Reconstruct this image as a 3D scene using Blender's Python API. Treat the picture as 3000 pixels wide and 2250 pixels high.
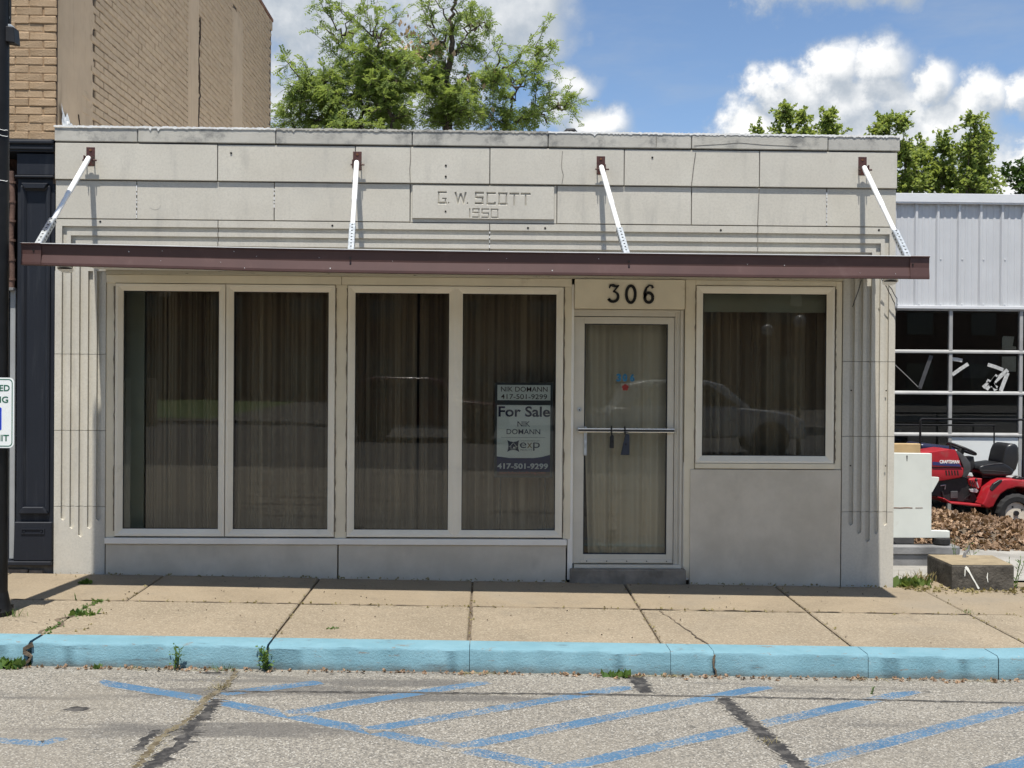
import bpy, bmesh, math, random
import numpy as np
from mathutils import Vector, Matrix

random.seed(7); rng = np.random.default_rng(7)
S = bpy.context.scene
for o in list(bpy.data.objects): bpy.data.objects.remove(o)
COL = S.collection
R = math.radians

# ------------------------------------------------------------------ camera
cam = bpy.data.cameras.new('camera'); camo = bpy.data.objects.new('camera', cam); COL.objects.link(camo)
cam.sensor_width = 36.0; cam.lens = 36.0*2304/2212; cam.clip_start = 0.05; cam.clip_end = 3000
yaw, pitch, roll = R(1.27), R(-0.29), R(0.41)
fw = Vector((math.sin(yaw)*math.cos(pitch), math.cos(yaw)*math.cos(pitch), math.sin(pitch)))
r0 = Vector((math.cos(yaw), -math.sin(yaw), 0)); u0 = r0.cross(fw)
rt = r0*math.cos(roll)+u0*math.sin(roll); up = -r0*math.sin(roll)+u0*math.cos(roll)
camo.matrix_world = Matrix(((rt.x, up.x, -fw.x, 0.0), (rt.y, up.y, -fw.y, -9.0), (rt.z, up.z, -fw.z, 1.70), (0, 0, 0, 1)))
S.camera = camo

# ------------------------------------------------------------------ world sky with cumulus clouds
W = bpy.data.worlds.new('World'); S.world = W; W.use_nodes = True
SUN_EL, SUN_AZ = R(71.1), R(187.5)
SKY_STRENGTH = 0.112
def build_world():
    nt = W.node_tree; nt.nodes.clear(); L = nt.links
    def node(t, **k):
        n = nt.nodes.new(t)
        for a, b in k.items(): setattr(n, a, b)
        return n
    sky = node('ShaderNodeTexSky', sky_type='NISHITA', sun_disc=False, sun_elevation=SUN_EL, sun_rotation=SUN_AZ,
               altitude=300.0, air_density=0.95, dust_density=0.12, ozone_density=3.2)
    # density group: position on a (azimuth, elevation) chart -> cloud density
    g = bpy.data.node_groups.new('cloud_density', 'ShaderNodeTree')
    g.interface.new_socket('P', in_out='INPUT', socket_type='NodeSocketVector')
    g.interface.new_socket('D', in_out='OUTPUT', socket_type='NodeSocketFloat')
    gi = g.nodes.new('NodeGroupInput'); go = g.nodes.new('NodeGroupOutput'); GL = g.links
    def gm(op, a, b=None, c=None, vec=False):
        n = g.nodes.new('ShaderNodeVectorMath' if vec else 'ShaderNodeMath'); n.operation = op
        for i, v in enumerate((a, b, c)):
            if v is None: continue
            if hasattr(v, 'links') or hasattr(v, 'is_linked'): GL.new(v, n.inputs[i])
            else: n.inputs[i].default_value = v
        return n.outputs['Value'] if (vec and op in ('LENGTH', 'DISTANCE', 'DOT_PRODUCT')) else n.outputs[0]
    P = gi.outputs['P']
    nz = g.nodes.new('ShaderNodeTexNoise'); nz.inputs['Scale'].default_value = 15; nz.inputs['Detail'].default_value = 8; nz.inputs['Roughness'].default_value = 0.62
    GL.new(P, nz.inputs['Vector'])
    nv = g.nodes.new('ShaderNodeTexVoronoi'); nv.inputs['Scale'].default_value = 46; nv.feature = 'F1'
    wc = gm('SUBTRACT', nz.outputs['Color'], (0.5, 0.5, 0.5), vec=True)
    GL.new(gm('MULTIPLY_ADD', wc, (0.03, 0.03, 0.0), P, vec=True), nv.inputs['Vector'])
    fb = gm('ADD', gm('MULTIPLY', gm('SUBTRACT', nz.outputs['Fac'], 0.47), 1.5), gm('MULTIPLY', gm('SUBTRACT', 0.45, nv.outputs['Distance']), 0.20))
    P = gm('MULTIPLY_ADD', wc, (0.06, 0.05, 0.0), P, vec=True)
    def pa(px, py): return ((px-1060)/2304.0, (818-py)/2304.0)
    blobs = [(1775,190,95,80,1),(1868,195,88,78,1),(1700,250,110,95,1),(1850,280,200,125,1),(2000,305,140,90,1),(2125,285,66,62,1),(2050,275,84,66,1),
             (1615,310,130,85,.95),(1958,240,80,66,1),(2185,375,80,55,.9),(1760,330,220,120,1),(1940,340,230,130,1),
             (1000,60,270,190,1),(1130,70,140,125,1),(700,70,260,220,.98),(860,190,290,210,.96),(600,-20,250,170,1),(620,260,190,130,.8),
             (1215,195,105,58,.86),(1285,278,130,55,.86),(1190,250,110,80,.8),(1815,6,235,84,1.1),(2205,95,60,110,.62),(1690,390,220,90,.95),(1940,410,280,100,.95),(2130,430,110,80,.9)]
    acc = None
    for (x, y, rx, ry, amp) in blobs:
        a, e = pa(x, y); kx, ky = .9*2304.0/rx, .9*2304.0/ry
        d = gm('MULTIPLY_ADD', P, (kx, ky, 0), (-a*kx, -e*ky, 0), vec=True)
        v = gm('SUBTRACT', 0.80+(amp-1.0)*0.9, gm('LENGTH', d, vec=True))
        acc = v if acc is None else gm('MAXIMUM', acc, v)
    acc = gm('MINIMUM', acc, 0.5)
    # open field of the same sort of cumulus in every other direction
    nb = g.nodes.new('ShaderNodeTexNoise'); nb.inputs['Scale'].default_value = 3.4; nb.inputs['Detail'].default_value = 3
    GL.new(P, nb.inputs['Vector'])
    far = gm('LENGTH', gm('MULTIPLY', gm('SUBTRACT', P, (0.02, 0.2, 0), vec=True), (1.5, 2.2, 0), vec=True), vec=True)
    gate = gm('MINIMUM', gm('MAXIMUM', gm('MULTIPLY', gm('SUBTRACT', far, 0.75), 4.0), -1.5), 0.0)
    gen = gm('ADD', gm('MULTIPLY', gm('SUBTRACT', nb.outputs['Fac'], 0.56), 5.0), gate)
    acc = gm('MAXIMUM', acc, gm('MINIMUM', gen, 0.6))
    GL.new(gm('ADD', acc, fb), go.inputs['D'])
    def m(op, a, b=None, c=None):
        n = node('ShaderNodeMath', operation=op)
        for i, v in enumerate((a, b, c)):
            if v is None: continue
            if hasattr(v, 'is_linked'): L.new(v, n.inputs[i])
            else: n.inputs[i].default_value = v
        return n.outputs[0]
    tc = node('ShaderNodeTexCoord'); sp = node('ShaderNodeSeparateXYZ'); L.new(tc.outputs['Generated'], sp.inputs[0])
    az = m('ARCTAN2', sp.outputs['X'], sp.outputs['Y']); el = m('ARCSINE', sp.outputs['Z'])
    cb = node('ShaderNodeCombineXYZ'); L.new(az, cb.inputs[0]); L.new(el, cb.inputs[1])
    def dens(off):
        ad = node('ShaderNodeVectorMath', operation='ADD'); L.new(cb.outputs[0], ad.inputs[0]); ad.inputs[1].default_value = off
        gn = node('ShaderNodeGroup'); gn.node_tree = g; L.new(ad.outputs[0], gn.inputs[0]); return gn.outputs[0]
    d0 = dens((0, 0, 0)); d1 = dens((-0.006, 0.020, 0))
    def ramp(x, lo, hi):
        n = node('ShaderNodeMapRange', interpolation_type='SMOOTHSTEP'); L.new(x, n.inputs['Value']); n.inputs['From Min'].default_value = lo; n.inputs['From Max'].default_value = hi
        return n.outputs['Result']
    cover = ramp(d0, -0.14, 0.42)
    st = node('ShaderNodeMapping'); st.inputs['Scale'].default_value = (3.0, 11.0, 1); st.inputs['Rotation'].default_value = (0, 0, 0.25); L.new(cb.outputs[0], st.inputs[0])
    wn = node('ShaderNodeTexNoise'); wn.inputs['Scale'].default_value = 1.6; wn.inputs['Detail'].default_value = 5; wn.inputs['Roughness'].default_value = .62; L.new(st.outputs[0], wn.inputs['Vector'])
    cover = m('MAXIMUM', cover, m('MULTIPLY', ramp(wn.outputs['Fac'], .42, .80), .34))
    lit = ramp(m('SUBTRACT', d0, d1), -0.30, 0.55)
    lit = m('MULTIPLY', lit, m('ADD', m('MULTIPLY', ramp(az, 0.03, 0.12), 0.45), 0.55))
    lit = m('MULTIPLY', lit, ramp(d0, -0.1, 0.40))
    cm = node('ShaderNodeMix', data_type='RGBA'); L.new(lit, cm.inputs['Factor'])
    cm.inputs['A'].default_value = (0.62, 0.69, 0.77, 1); cm.inputs['B'].default_value = (1.42, 1.41, 1.38, 1)
    bg = node('ShaderNodeBackground'); L.new(sky.outputs[0], bg.inputs[0]); bg.inputs[1].default_value = SKY_STRENGTH
    bc = node('ShaderNodeBackground'); L.new(cm.outputs['Result'], bc.inputs[0]); bc.inputs[1].default_value = 0.60
    mx = node('ShaderNodeMixShader'); L.new(m('MULTIPLY', cover, 0.96), mx.inputs[0]); L.new(bg.outputs[0], mx.inputs[1]); L.new(bc.outputs[0], mx.inputs[2])
    out = node('ShaderNodeOutputWorld'); L.new(mx.outputs[0], out.inputs[0])
build_world()
W.cycles.sampling_method = 'NONE'

# ------------------------------------------------------------------ sun, exposure
sl = bpy.data.lights.new('sun', 'SUN'); sl.energy = 5.0; sl.angle = R(0.53); sl.color = (1.0, 0.955, 0.88)
so = bpy.data.objects.new('sun', sl); COL.objects.link(so); so.location = (-2, -12, 30)
so.rotation_euler = Vector((0.11, 0.84, -2.47)).to_track_quat('-Z', 'Y').to_euler()
S.view_settings.view_transform = 'Standard'; S.view_settings.look = 'None'; S.view_settings.exposure = 0.42; S.view_settings.gamma = 1.0
S.view_settings.use_curve_mapping = False
S.render.engine = 'CYCLES'; S.cycles.max_bounces = 5; S.cycles.diffuse_bounces = 3; S.cycles.glossy_bounces = 3; S.cycles.transparent_max_bounces = 10; S.cycles.use_adaptive_sampling = True; S.cycles.adaptive_threshold = 0.025; S.cycles.use_denoising = True

# ------------------------------------------------------------------ materials
def srgb(r, g, b): return tuple(((c/255)/12.92 if c/255 <= .04045 else ((c/255+.055)/1.055)**2.4) for c in (r, g, b))
MATS = {}
class NT:
    def __init__(s, name):
        s.m = bpy.data.materials.new(name); s.m.use_nodes = True; s.t = s.m.node_tree; s.t.nodes.clear(); MATS[name] = s.m
    def n(s, t, **k):
        x = s.t.nodes.new(t)
        for a, b in k.items(): setattr(x, a, b)
        return x
    def put(s, v, sock):
        if hasattr(v, 'is_linked'): s.t.links.new(v, sock)
        else:
            if isinstance(v, (tuple, list)) and len(v) == 3 and sock.type == 'RGBA': v = tuple(v)+(1,)
            sock.default_value = v
    def math(s, op, a, b=0.5, c=None):
        x = s.n('ShaderNodeMath', operation=op); s.put(a, x.inputs[0]); s.put(b, x.inputs[1])
        if c is not None: s.put(c, x.inputs[2])
        return x.outputs[0]
    def coord(s, scale=(1, 1, 1)):
        tc = s.n('ShaderNodeTexCoord'); mp = s.n('ShaderNodeMapping'); s.t.links.new(tc.outputs['Object'], mp.inputs[0]); mp.inputs['Scale'].default_value = scale
        return mp.outputs[0]
    def noise(s, scale, detail=6, rough=.55, vec=None, dist=0.0):
        x = s.n('ShaderNodeTexNoise'); x.inputs['Scale'].default_value = scale; x.inputs['Detail'].default_value = detail; x.inputs['Roughness'].default_value = rough; x.inputs['Distortion'].default_value = dist
        s.t.links.new(vec if vec is not None else s.coord(), x.inputs['Vector']); return x.outputs['Fac']
    def voro(s, scale, vec=None, feature='F1', out='Distance', rand=1.0):
        x = s.n('ShaderNodeTexVoronoi', feature=feature); x.inputs['Scale'].default_value = scale; x.inputs['Randomness'].default_value = rand
        s.t.links.new(vec if vec is not None else s.coord(), x.inputs['Vector']); return x.outputs[out]
    def ramp(s, v, lo, hi, a=0.0, b=1.0):
        x = s.n('ShaderNodeMapRange', interpolation_type='SMOOTHSTEP'); s.put(v, x.inputs['Value'])
        for k, q in (('From Min', lo), ('From Max', hi), ('To Min', a), ('To Max', b)): x.inputs[k].default_value = q
        return x.outputs['Result']
    def mix(s, f, a, b, mode='MIX'):
        x = s.n('ShaderNodeMix', data_type='RGBA', blend_type=mode); s.put(f, x.inputs['Factor']); s.put(a, x.inputs['A']); s.put(b, x.inputs['B']); return x.outputs['Result']
    def rand(s):
        return s.n('ShaderNodeObjectInfo').outputs['Random']
    def bump(s, h, strength=.3, dist=.01):
        x = s.n('ShaderNodeBump'); x.inputs['Strength'].default_value = strength; x.inputs['Distance'].default_value = dist; s.put(h, x.inputs['Height']); return x.outputs['Normal']
    def bsdf(s, color, rough=.7, normal=None, metal=0.0, spec=.4, **k):
        p = s.n('ShaderNodeBsdfPrincipled'); s.put(color, p.inputs['Base Color']); s.put(rough, p.inputs['Roughness']); s.put(metal, p.inputs['Metallic']); s.put(spec, p.inputs['Specular IOR Level'])
        if normal is not None: s.put(normal, p.inputs['Normal'])
        for a, b in k.items(): s.put(b, p.inputs[a.replace('_', ' ')])
        return p.outputs[0]
    def out(s, sh):
        o = s.n('ShaderNodeOutputMaterial'); s.t.links.new(sh, o.inputs['Surface']); return s.m
def lerp(a, b, t): return tuple(x+(y-x)*t for x, y in zip(a, b))
def simple(name, col, rough=.6, var=.25, scale=6, bump=.15, bscale=60, metal=0.0, spec=.4, rnd=.0, dirt=None, dscale=3, dlo=.55, dhi=.75):
    t = NT(name); c = t.mix(t.ramp(t.noise(scale), .3, .7), tuple(x*(1-var) for x in col), tuple(min(1, x*(1+var*.6)) for x in col))
    if rnd: c = t.mix(t.math('MULTIPLY', t.rand(), rnd), c, tuple(x*.55 for x in col))
    if dirt: c = t.mix(t.ramp(t.noise(dscale, 8, .65), dlo, dhi), c, dirt)
    nr = t.bump(t.noise(bscale, 4), bump, .01) if bump else None
    return t.out(t.bsdf(c, rough, nr, metal, spec))

def mk_stone():
    t = NT('limestone')
    c = t.mix(t.ramp(t.noise(2.2, 5), .3, .72), (.52, .49, .418), (.61, .58, .50))
    c = t.mix(t.math('MULTIPLY', t.rand(), .45), c, (.52, .50, .445))
    c = t.mix(t.ramp(t.noise(55, 3), .35, .75, 0, .35), c, (.40, .38, .33))
    streak = t.noise(3.2, 7, .6, t.coord((2.2, 2.2, .55)))
    c = t.mix(t.ramp(streak, .52, .80, 0, .48), c, (.31, .30, .275))
    c = t.mix(t.ramp(t.noise(1.1, 6, .62), .50, .72, 0, .5), c, (.38, .365, .325))
    c = t.mix(t.ramp(t.noise(160, 2), .62, .70, 0, .35), c, (.28, .27, .24))
    return t.out(t.bsdf(c, .85, t.bump(t.noise(120, 5), .22, .004), spec=.2))
def mk_coping():
    t = NT('coping_limestone')
    c = t.mix(t.ramp(t.noise(2.5, 5), .3, .7), (.40, .385, .34), (.52, .50, .44))
    c = t.mix(t.math('MULTIPLY', t.rand(), .6), c, (.36, .355, .335))
    c = t.mix(t.ramp(t.noise(3.2, 9, .72), .47, .66, 0, .8), c, (.16, .16, .155))
    return t.out(t.bsdf(c, .85, t.bump(t.noise(90, 5), .3, .005), spec=.2))
def mk_base():
    t = NT('base_stone')
    c = t.mix(t.ramp(t.noise(2.0, 7, .62), .3, .72), (.49, .44, .355), (.62, .56, .46))
    c = t.mix(t.ramp(t.noise(4, 8, .66, t.coord((1, 1, .5))), .55, .8, 0, .5), c, (.38, .34, .28))
    return t.out(t.bsdf(c, .8, t.bump(t.noise(140, 5), .2, .004), spec=.2))
def mk_brick(name, a, b, worn):
    t = NT(name)
    c = t.mix(t.ramp(t.noise(9, 6), .3, .7), a, b)
    c = t.mix(t.math('MULTIPLY', t.rand(), .35), c, tuple(x*.78 for x in a))
    c = t.mix(t.ramp(t.noise(14, 8, .7), .66, .80, 0, .6), c, worn)
    return t.out(t.bsdf(c, .75, t.bump(t.noise(70, 7, .65), .55, .012), spec=.3))
def mk_sidewalk(name, base, agg, k):
    t = NT(name)
    c = t.mix(t.ramp(t.noise(1.4, 7, .6), .3, .72), tuple(x*.86 for x in base), tuple(x*1.1 for x in base))
    c = t.mix(t.math('MULTIPLY', t.rand(), .35), c, tuple(x*.84 for x in base))
    sp = t.voro(105, out='Color'); sx = t.n('ShaderNodeSeparateColor'); t.t.links.new(sp, sx.inputs[0])
    c = t.mix(t.ramp(sx.outputs[0], .70, .9, 0, k), c, agg)
    c = t.mix(t.ramp(sx.outputs[1], .80, .95, 0, k*.8), c, tuple(x*.45 for x in base))
    c = t.mix(t.ramp(t.noise(30, 6, .7), .62, .75, 0, .45), c, tuple(x*.6 for x in base))
    c = t.mix(t.ramp(t.noise(3.1, 8, .72), .54, .74, 0, .5), c, (.15, .125, .092))
    c = t.mix(t.ramp(t.noise(.8, 4, .6), .52, .70, 0, .45), c, (.235, .205, .16))
    c = t.mix(t.ramp(t.voro(5.5), .035, .06, .55, 0), c, (.07, .062, .052))
    h = t.math('ADD', t.math('MULTIPLY', t.voro(105), .6*k), t.noise(200, 3))
    return t.out(t.bsdf(c, .9, t.bump(h, .35, .006), spec=.2))
def asphalt_color(t):
    c = t.mix(t.ramp(t.noise(.9, 6, .6), .3, .7), (.215, .195, .165), (.265, .242, .205))
    sp = t.voro(120, out='Color'); sx = t.n('ShaderNodeSeparateColor'); t.t.links.new(sp, sx.inputs[0])
    c = t.mix(t.ramp(sx.outputs[0], .45, .75, 0, .7), c, (.38, .345, .285))
    c = t.mix(t.ramp(sx.outputs[1], .62, .85, 0, .75), c, (.125, .118, .106))
    c = t.mix(t.ramp(sx.outputs[2], .86, .92, 0, .8), c, (.52, .49, .43))
    # darker traffic-worn bands that run along the kerb
    band = t.noise(1.6, 4, .6, t.coord((.22, 1.5, 1)))
    c = t.mix(t.ramp(band, .55, .66, 0, .7), c, (.115, .108, .10))
    c = t.mix(t.ramp(t.noise(2.3, 8, .75), .58, .76, 0, .55), c, (.13, .122, .11))
    c = t.mix(t.ramp(t.noise(.55, 5, .6), .48, .66, 0, .4), c, (.31, .275, .22))
    c = t.mix(t.ramp(t.voro(2.1), .045, .09, .6, 0), c, (.06, .057, .053))
    c = t.mix(1.0, c, (.80, .81, .82), 'MULTIPLY')
    return c
def mk_street():
    t = NT('pale_asphalt'); c = asphalt_color(t)
    return t.out(t.bsdf(c, .9, t.bump(t.voro(120), .5, .006), spec=.2))
def edge_mask(t, amount, scale, lo, hi):
    at = t.n('ShaderNodeAttribute'); at.attribute_name = 'edge'
    e = t.ramp(at.outputs['Fac'], 0.0, .55)
    w = t.math('ADD', e, t.math('MULTIPLY', t.math('SUBTRACT', t.noise(scale, 8, .72), .5), amount))
    return t.ramp(w, lo, hi)
def mk_line():
    t = NT('blue_line_paint'); a = asphalt_color(t)
    b = t.mix(t.ramp(t.noise(3, 5), .3, .7), (.040, .112, .205), (.062, .150, .252))
    sp = t.voro(120, out='Color'); sx = t.n('ShaderNodeSeparateColor'); t.t.links.new(sp, sx.inputs[0])
    w = t.math('ADD', t.math('MULTIPLY', t.noise(2.2, 8, .75), 1.2), t.math('MULTIPLY', sx.outputs[0], .36))
    k = t.math('MULTIPLY', edge_mask(t, 1.5, 34, .12, .62), t.ramp(w, .70, 1.02, .93, .12))
    c = t.mix(k, a, b)
    return t.out(t.bsdf(c, .8, t.bump(t.voro(120), .4, .005), spec=.25))
def mk_worn(name, col, col2, amount, scale):
    t = NT(name); a = asphalt_color(t)
    b = t.mix(t.ramp(t.noise(16, 6, .65), .42, .62), col, col2)
    c = t.mix(edge_mask(t, amount, scale, .30, .62), a, b)
    return t.out(t.bsdf(c, .8, t.bump(t.noise(70, 5), .5, .006), spec=.25))
def mk_curb():
    t = NT('kerb_paint')
    c = t.mix(t.ramp(t.noise(4, 7, .65), .3, .7), (.150, .300, .355), (.190, .355, .415))
    c = t.mix(t.ramp(t.noise(2.2, 5, .6, t.coord((.7, 1, 1.6))), .52, .72, 0, .5), c, (.125, .245, .285))
    c = t.mix(t.ramp(t.noise(14, 9, .75, t.coord((.5, 1, 2.5))), .60, .64, 0, .85), c, (.20, .19, .165))
    c = t.mix(t.ramp(t.noise(5, 6, .7, t.coord((.5, 1, 3.5))), .58, .70, 0, .6), c, (.07, .085, .09))
    c = t.mix(t.ramp(t.noise(22, 8, .7), .63, .74, 0, .8), c, (.32, .38, .37))
    g = t.n('ShaderNodeNewGeometry'); 
    tc = t.n('ShaderNodeTexCoord'); sp = t.n('ShaderNodeSeparateXYZ'); t.t.links.new(tc.outputs['Object'], sp.inputs[0])
    zz = t.math('ADD', sp.outputs['Z'], t.math('MULTIPLY', sp.outputs['X'], .0135))
    zz = t.math('ADD', zz, t.math('MULTIPLY', t.math('SUBTRACT', t.noise(9, 6, .7), .5), .10))
    c = t.mix(t.ramp(zz, -.215, -.105, .95, 0), c, (.10, .10, .085))     # splash dirt at the gutter line
    c = t.mix(1.0, c, (.90, .87, .87), 'MULTIPLY')
    h = t.math('ADD', t.noise(60, 7, .7), t.math('MULTIPLY', t.noise(9, 3, .6, t.coord((.6, 1, 2.2))), .8))
    return t.out(t.bsdf(c, .75, t.bump(h, .5, .012), spec=.25))
def mk_glass(name, tint=.9, ior=1.5):
    t = NT(name)
    fr = t.n('ShaderNodeFresnel'); fr.inputs['IOR'].default_value = ior
    tr = t.n('ShaderNodeBsdfTransparent'); tr.inputs[0].default_value = (tint, tint*1.01, tint*.98, 1)
    gl = t.n('ShaderNodeBsdfGlossy'); gl.inputs['Roughness'].default_value = 0.0; gl.inputs[0].default_value = (1, 1, 1, 1)
    w = t.n('ShaderNodeBump'); w.inputs['Strength'].default_value = .02; w.inputs['Distance'].default_value = .02; t.t.links.new(t.noise(1.3, 2), w.inputs['Height']); t.t.links.new(w.outputs[0], gl.inputs['Normal'])
    mx = t.n('ShaderNodeMixShader'); t.t.links.new(fr.outputs[0], mx.inputs[0]); t.t.links.new(tr.outputs[0], mx.inputs[1]); t.t.links.new(gl.outputs[0], mx.inputs[2])
    return t.out(mx.outputs[0])
def mk_leaf(name, a, b, tr=.35):
    t = NT(name); g = t.n('ShaderNodeNewGeometry')
    c = t.mix(g.outputs['Random Per Island'], a, b)
    c = t.mix(t.ramp(t.noise(.9, 3), .35, .65, 0, .6), c, lerp(a, b, .2))
    d = t.bsdf(c, .55, spec=.35); q = t.n('ShaderNodeBsdfTranslucent'); t.put(t.mix(.5, c, (b[0]*1.6, b[1]*1.5, b[2]*.8)), q.inputs[0])
    mx = t.n('ShaderNodeMixShader'); mx.inputs[0].default_value = tr; t.t.links.new(d, mx.inputs[1]); t.t.links.new(q.outputs[0], mx.inputs[2])
    return t.out(mx.outputs[0])
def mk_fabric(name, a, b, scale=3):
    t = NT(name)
    c = t.mix(t.ramp(t.noise(scale, 3, .5, t.coord((9, 2, .12))), .36, .62), a, b)  # upright light and dark bands: shading of the folds put into the colour
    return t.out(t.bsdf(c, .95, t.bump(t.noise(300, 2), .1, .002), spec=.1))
def mk_peel():
    t = NT('peeling_paint')
    n = t.noise(7, 9, .72, t.coord((1.2, 1, 7)))
    c = t.mix(t.ramp(n, .60, .66), (.50, .45, .345), (.035, .03, .027))
    return t.out(t.bsdf(c, .7, t.bump(n, .5, .01)))
def mk_streaked(name, col, dark, rough=.55):
    t = NT(name)
    n = t.noise(2.5, 7, .65, t.coord((7, 7, .55)))
    c = t.mix(t.ramp(n, .50, .74, 0, .75), col, dark)
    c = t.mix(t.ramp(t.noise(6, 6), .35, .7, 0, .3), c, tuple(x*1.25 for x in col))
    return t.out(t.bsdf(c, rough, t.bump(t.noise(50, 4), .15, .006), spec=.35))

mk_stone(); mk_coping(); mk_base(); mk_street(); mk_line(); mk_curb(); mk_peel(); mk_worn('tar', (.030, .029, .029), (.085, .08, .074), 1.5, 14); mk_worn('tar_line', (.035, .033, .031), (.09, .084, .077), 1.3, 20); mk_worn('crack_soil', (.09, .072, .045), (.17, .145, .10), 1.6, 24)
mk_brick('tan_brick', (.36, .25, .148), (.43, .31, .195), (.30, .195, .11))
mk_brick('taupe_brick', (.43, .315, .205), (.50, .375, .25), (.24, .165, .105))
mk_sidewalk('sidewalk_smooth', (.264, .214, .148), (.36, .30, .22), .3)
mk_sidewalk('sidewalk_aggregate', (.260, .214, .153), (.40, .35, .26), .5)
mk_glass('glass', .90, 1.53); mk_glass('garage_glass', .75, 1.6); mk_glass('door_glass', .93, 1.4)
mk_leaf('locust_leaf', (.155, .225, .058), (.265, .34, .105), .52); mk_leaf('mulberry_leaf', (.175, .245, .06), (.30, .365, .11), .52); mk_leaf('dark_leaf', (.035, .075, .014), (.08, .14, .03), .25)
mk_leaf('corner_weed', (.05, .10, .025), (.20, .26, .07)); mk_leaf('weed_leaf', (.055, .12, .03), (.15, .23, .055)); mk_leaf('dry_grass', (.20, .17, .07), (.30, .25, .12), .2); mk_leaf('seed_pod', (.40, .27, .17), (.55, .40, .27), .2)
mk_leaf('fallen_leaf', (.10, .058, .034), (.44, .30, .19), .1); mk_leaf('grass', (.05, .10, .022), (.11, .165, .04), .2)
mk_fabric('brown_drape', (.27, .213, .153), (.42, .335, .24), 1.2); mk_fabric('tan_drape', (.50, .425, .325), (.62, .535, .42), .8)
mk_streaked('iron_paint', (.010, .0125, .019), (.034, .037, .043), .55); mk_streaked('taupe_plaster', (.45, .335, .222), (.33, .24, .155), .85)
simple('mortar_dark', (.17, .16, .145), .95, .3, 20); simple('mortar_tan', (.30, .20, .115), .9, .3, 20); simple('mortar_taupe', (.085, .06, .042), .9, .3, 20)
simple('cream_paint', (.72, .64, .48), .6, .07, 3, .12, 40, dirt=(.42, .36, .26), dscale=5, dlo=.60, dhi=.85)
simple('white_vinyl', (.78, .715, .585), .45, .05, 3, .0, dirt=(.47, .42, .33), dscale=4, dlo=.60, dhi=.9)
simple('sill_paint', (.80, .76, .68), .5, .06, 3, .08, dirt=(.45, .41, .34), dscale=6, dlo=.62, dhi=.85)
simple('brown_metal', (.080, .038, .032), .5, .10, 4, .06, 12, spec=.5, dirt=(.11, .062, .054), dscale=8, dlo=.55, dhi=.8)
simple('bracket_metal', (.075, .03, .025), .5, .3, 30, .2)
simple('deck_metal', (.20, .185, .165), .6, .25, 3, .1, dirt=(.10, .09, .08), dscale=4, dlo=.5, dhi=.7); simple('step_concrete', (.24, .21, .17), .95, .3, 7, .5, 45, dirt=(.12, .10, .08), dscale=6, dlo=.5, dhi=.75); simple('white_tube', (.78, .78, .76), .4, .05, 8, .0); simple('zinc', (.52, .55, .56), .38, .25, 40, .1, 90, metal=.55)
simple('black_paint', (.007, .007, .0075), .5, .4, 8, .1, 30, spec=.3, dirt=(.03, .028, .026), dscale=10, dlo=.66, dhi=.75); simple('hole', (.012, .011, .01), .9, .1, 5, 0)
simple('black_plastic', (.016, .016, .017), .5, .25, 10, .08, 80, dirt=(.05, .046, .04), dscale=12, dlo=.55, dhi=.8); simple('rubber', (.02, .02, .02), .8, .3, 20, .3, 60)
simple('vinyl_seat', (.014, .014, .015), .35, .25, 6, .12, 90, spec=.6)
simple('aluminium', (.60, .555, .46), .5, .06, 5, .05, 60, dirt=(.44, .40, .32), dscale=6, dlo=.6, dhi=.85); simple('chrome', (.72, .70, .66), .16, .05, 5, 0, metal=1.0)
simple('red_paint', (.34, .012, .02), .42, .15, 4, .03, spec=.45, dirt=(.25, .10, .085), dscale=7, dlo=.52, dhi=.85); simple('decal_blue', (.03, .035, .13), .4, .1, 5, 0)
simple('rim_white', (.62, .56, .46), .5, .1, 12, .1, dirt=(.30, .21, .13), dscale=18, dlo=.6, dhi=.75); simple('grey_plastic', (.06, .06, .062), .5, .2, 10, .1)
simple('white_enamel', (.62, .645, .60), .4, .05, 4, .03, 20, dirt=(.48, .47, .42), dscale=7, dlo=.64, dhi=.85); simple('rust', (.16, .07, .035), .9, .4, 40, .4)
simple('grey_jamb', (.30, .31, .31), .6, .1, 5, 0); simple('grey_timber', (.20, .20, .20), .9, .35, 3, .4, 30); simple('new_timber', (.44, .31, .16), .8, .2, 5, .2, 40)
simple('old_concrete', (.095, .085, .070), .95, .35, 7, .8, 45, dirt=(.035, .032, .027), dscale=9, dlo=.48, dhi=.72); simple('concrete_top', (.27, .215, .135), .95, .2, 9, .5, 60)
simple('lot_concrete', (.30, .288, .26), .95, .22, 3, .5, 40, dirt=(.30, .28, .25), dscale=5, dlo=.55, dhi=.75); simple('soil', (.13, .10, .07), .95, .4, 12, .8, 40)
simple('metal_siding', (.52, .53, .54), .45, .05, 2, .0, spec=.5); simple('metal_trim', (.63, .64, .65), .45, .05, 3, 0, spec=.5); simple('door_rail', (.33, .33, .32), .5, .15, 5, 0)
simple('tape', (.50, .50, .48), .4, .25, 30, .4, 40); simple('cardboard', (.80, .77, .68), .9, .1, 8, .1); simple('white_board', (.72, .74, .72), .6, .04, 3, .02)
simple('navy_plastic', (.012, .014, .045), .3, .2, 5, .02, spec=.6); simple('sky_plastic', (.16, .22, .42), .45, .1, 4, 0)
simple('sign_white', (.78, .80, .78), .4, .03, 4, 0); simple('sign_green', (.012, .12, .07), .5, .1, 5, 0); simple('sign_blue', (.005, .05, .55), .45, .05, 5, 0)
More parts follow.
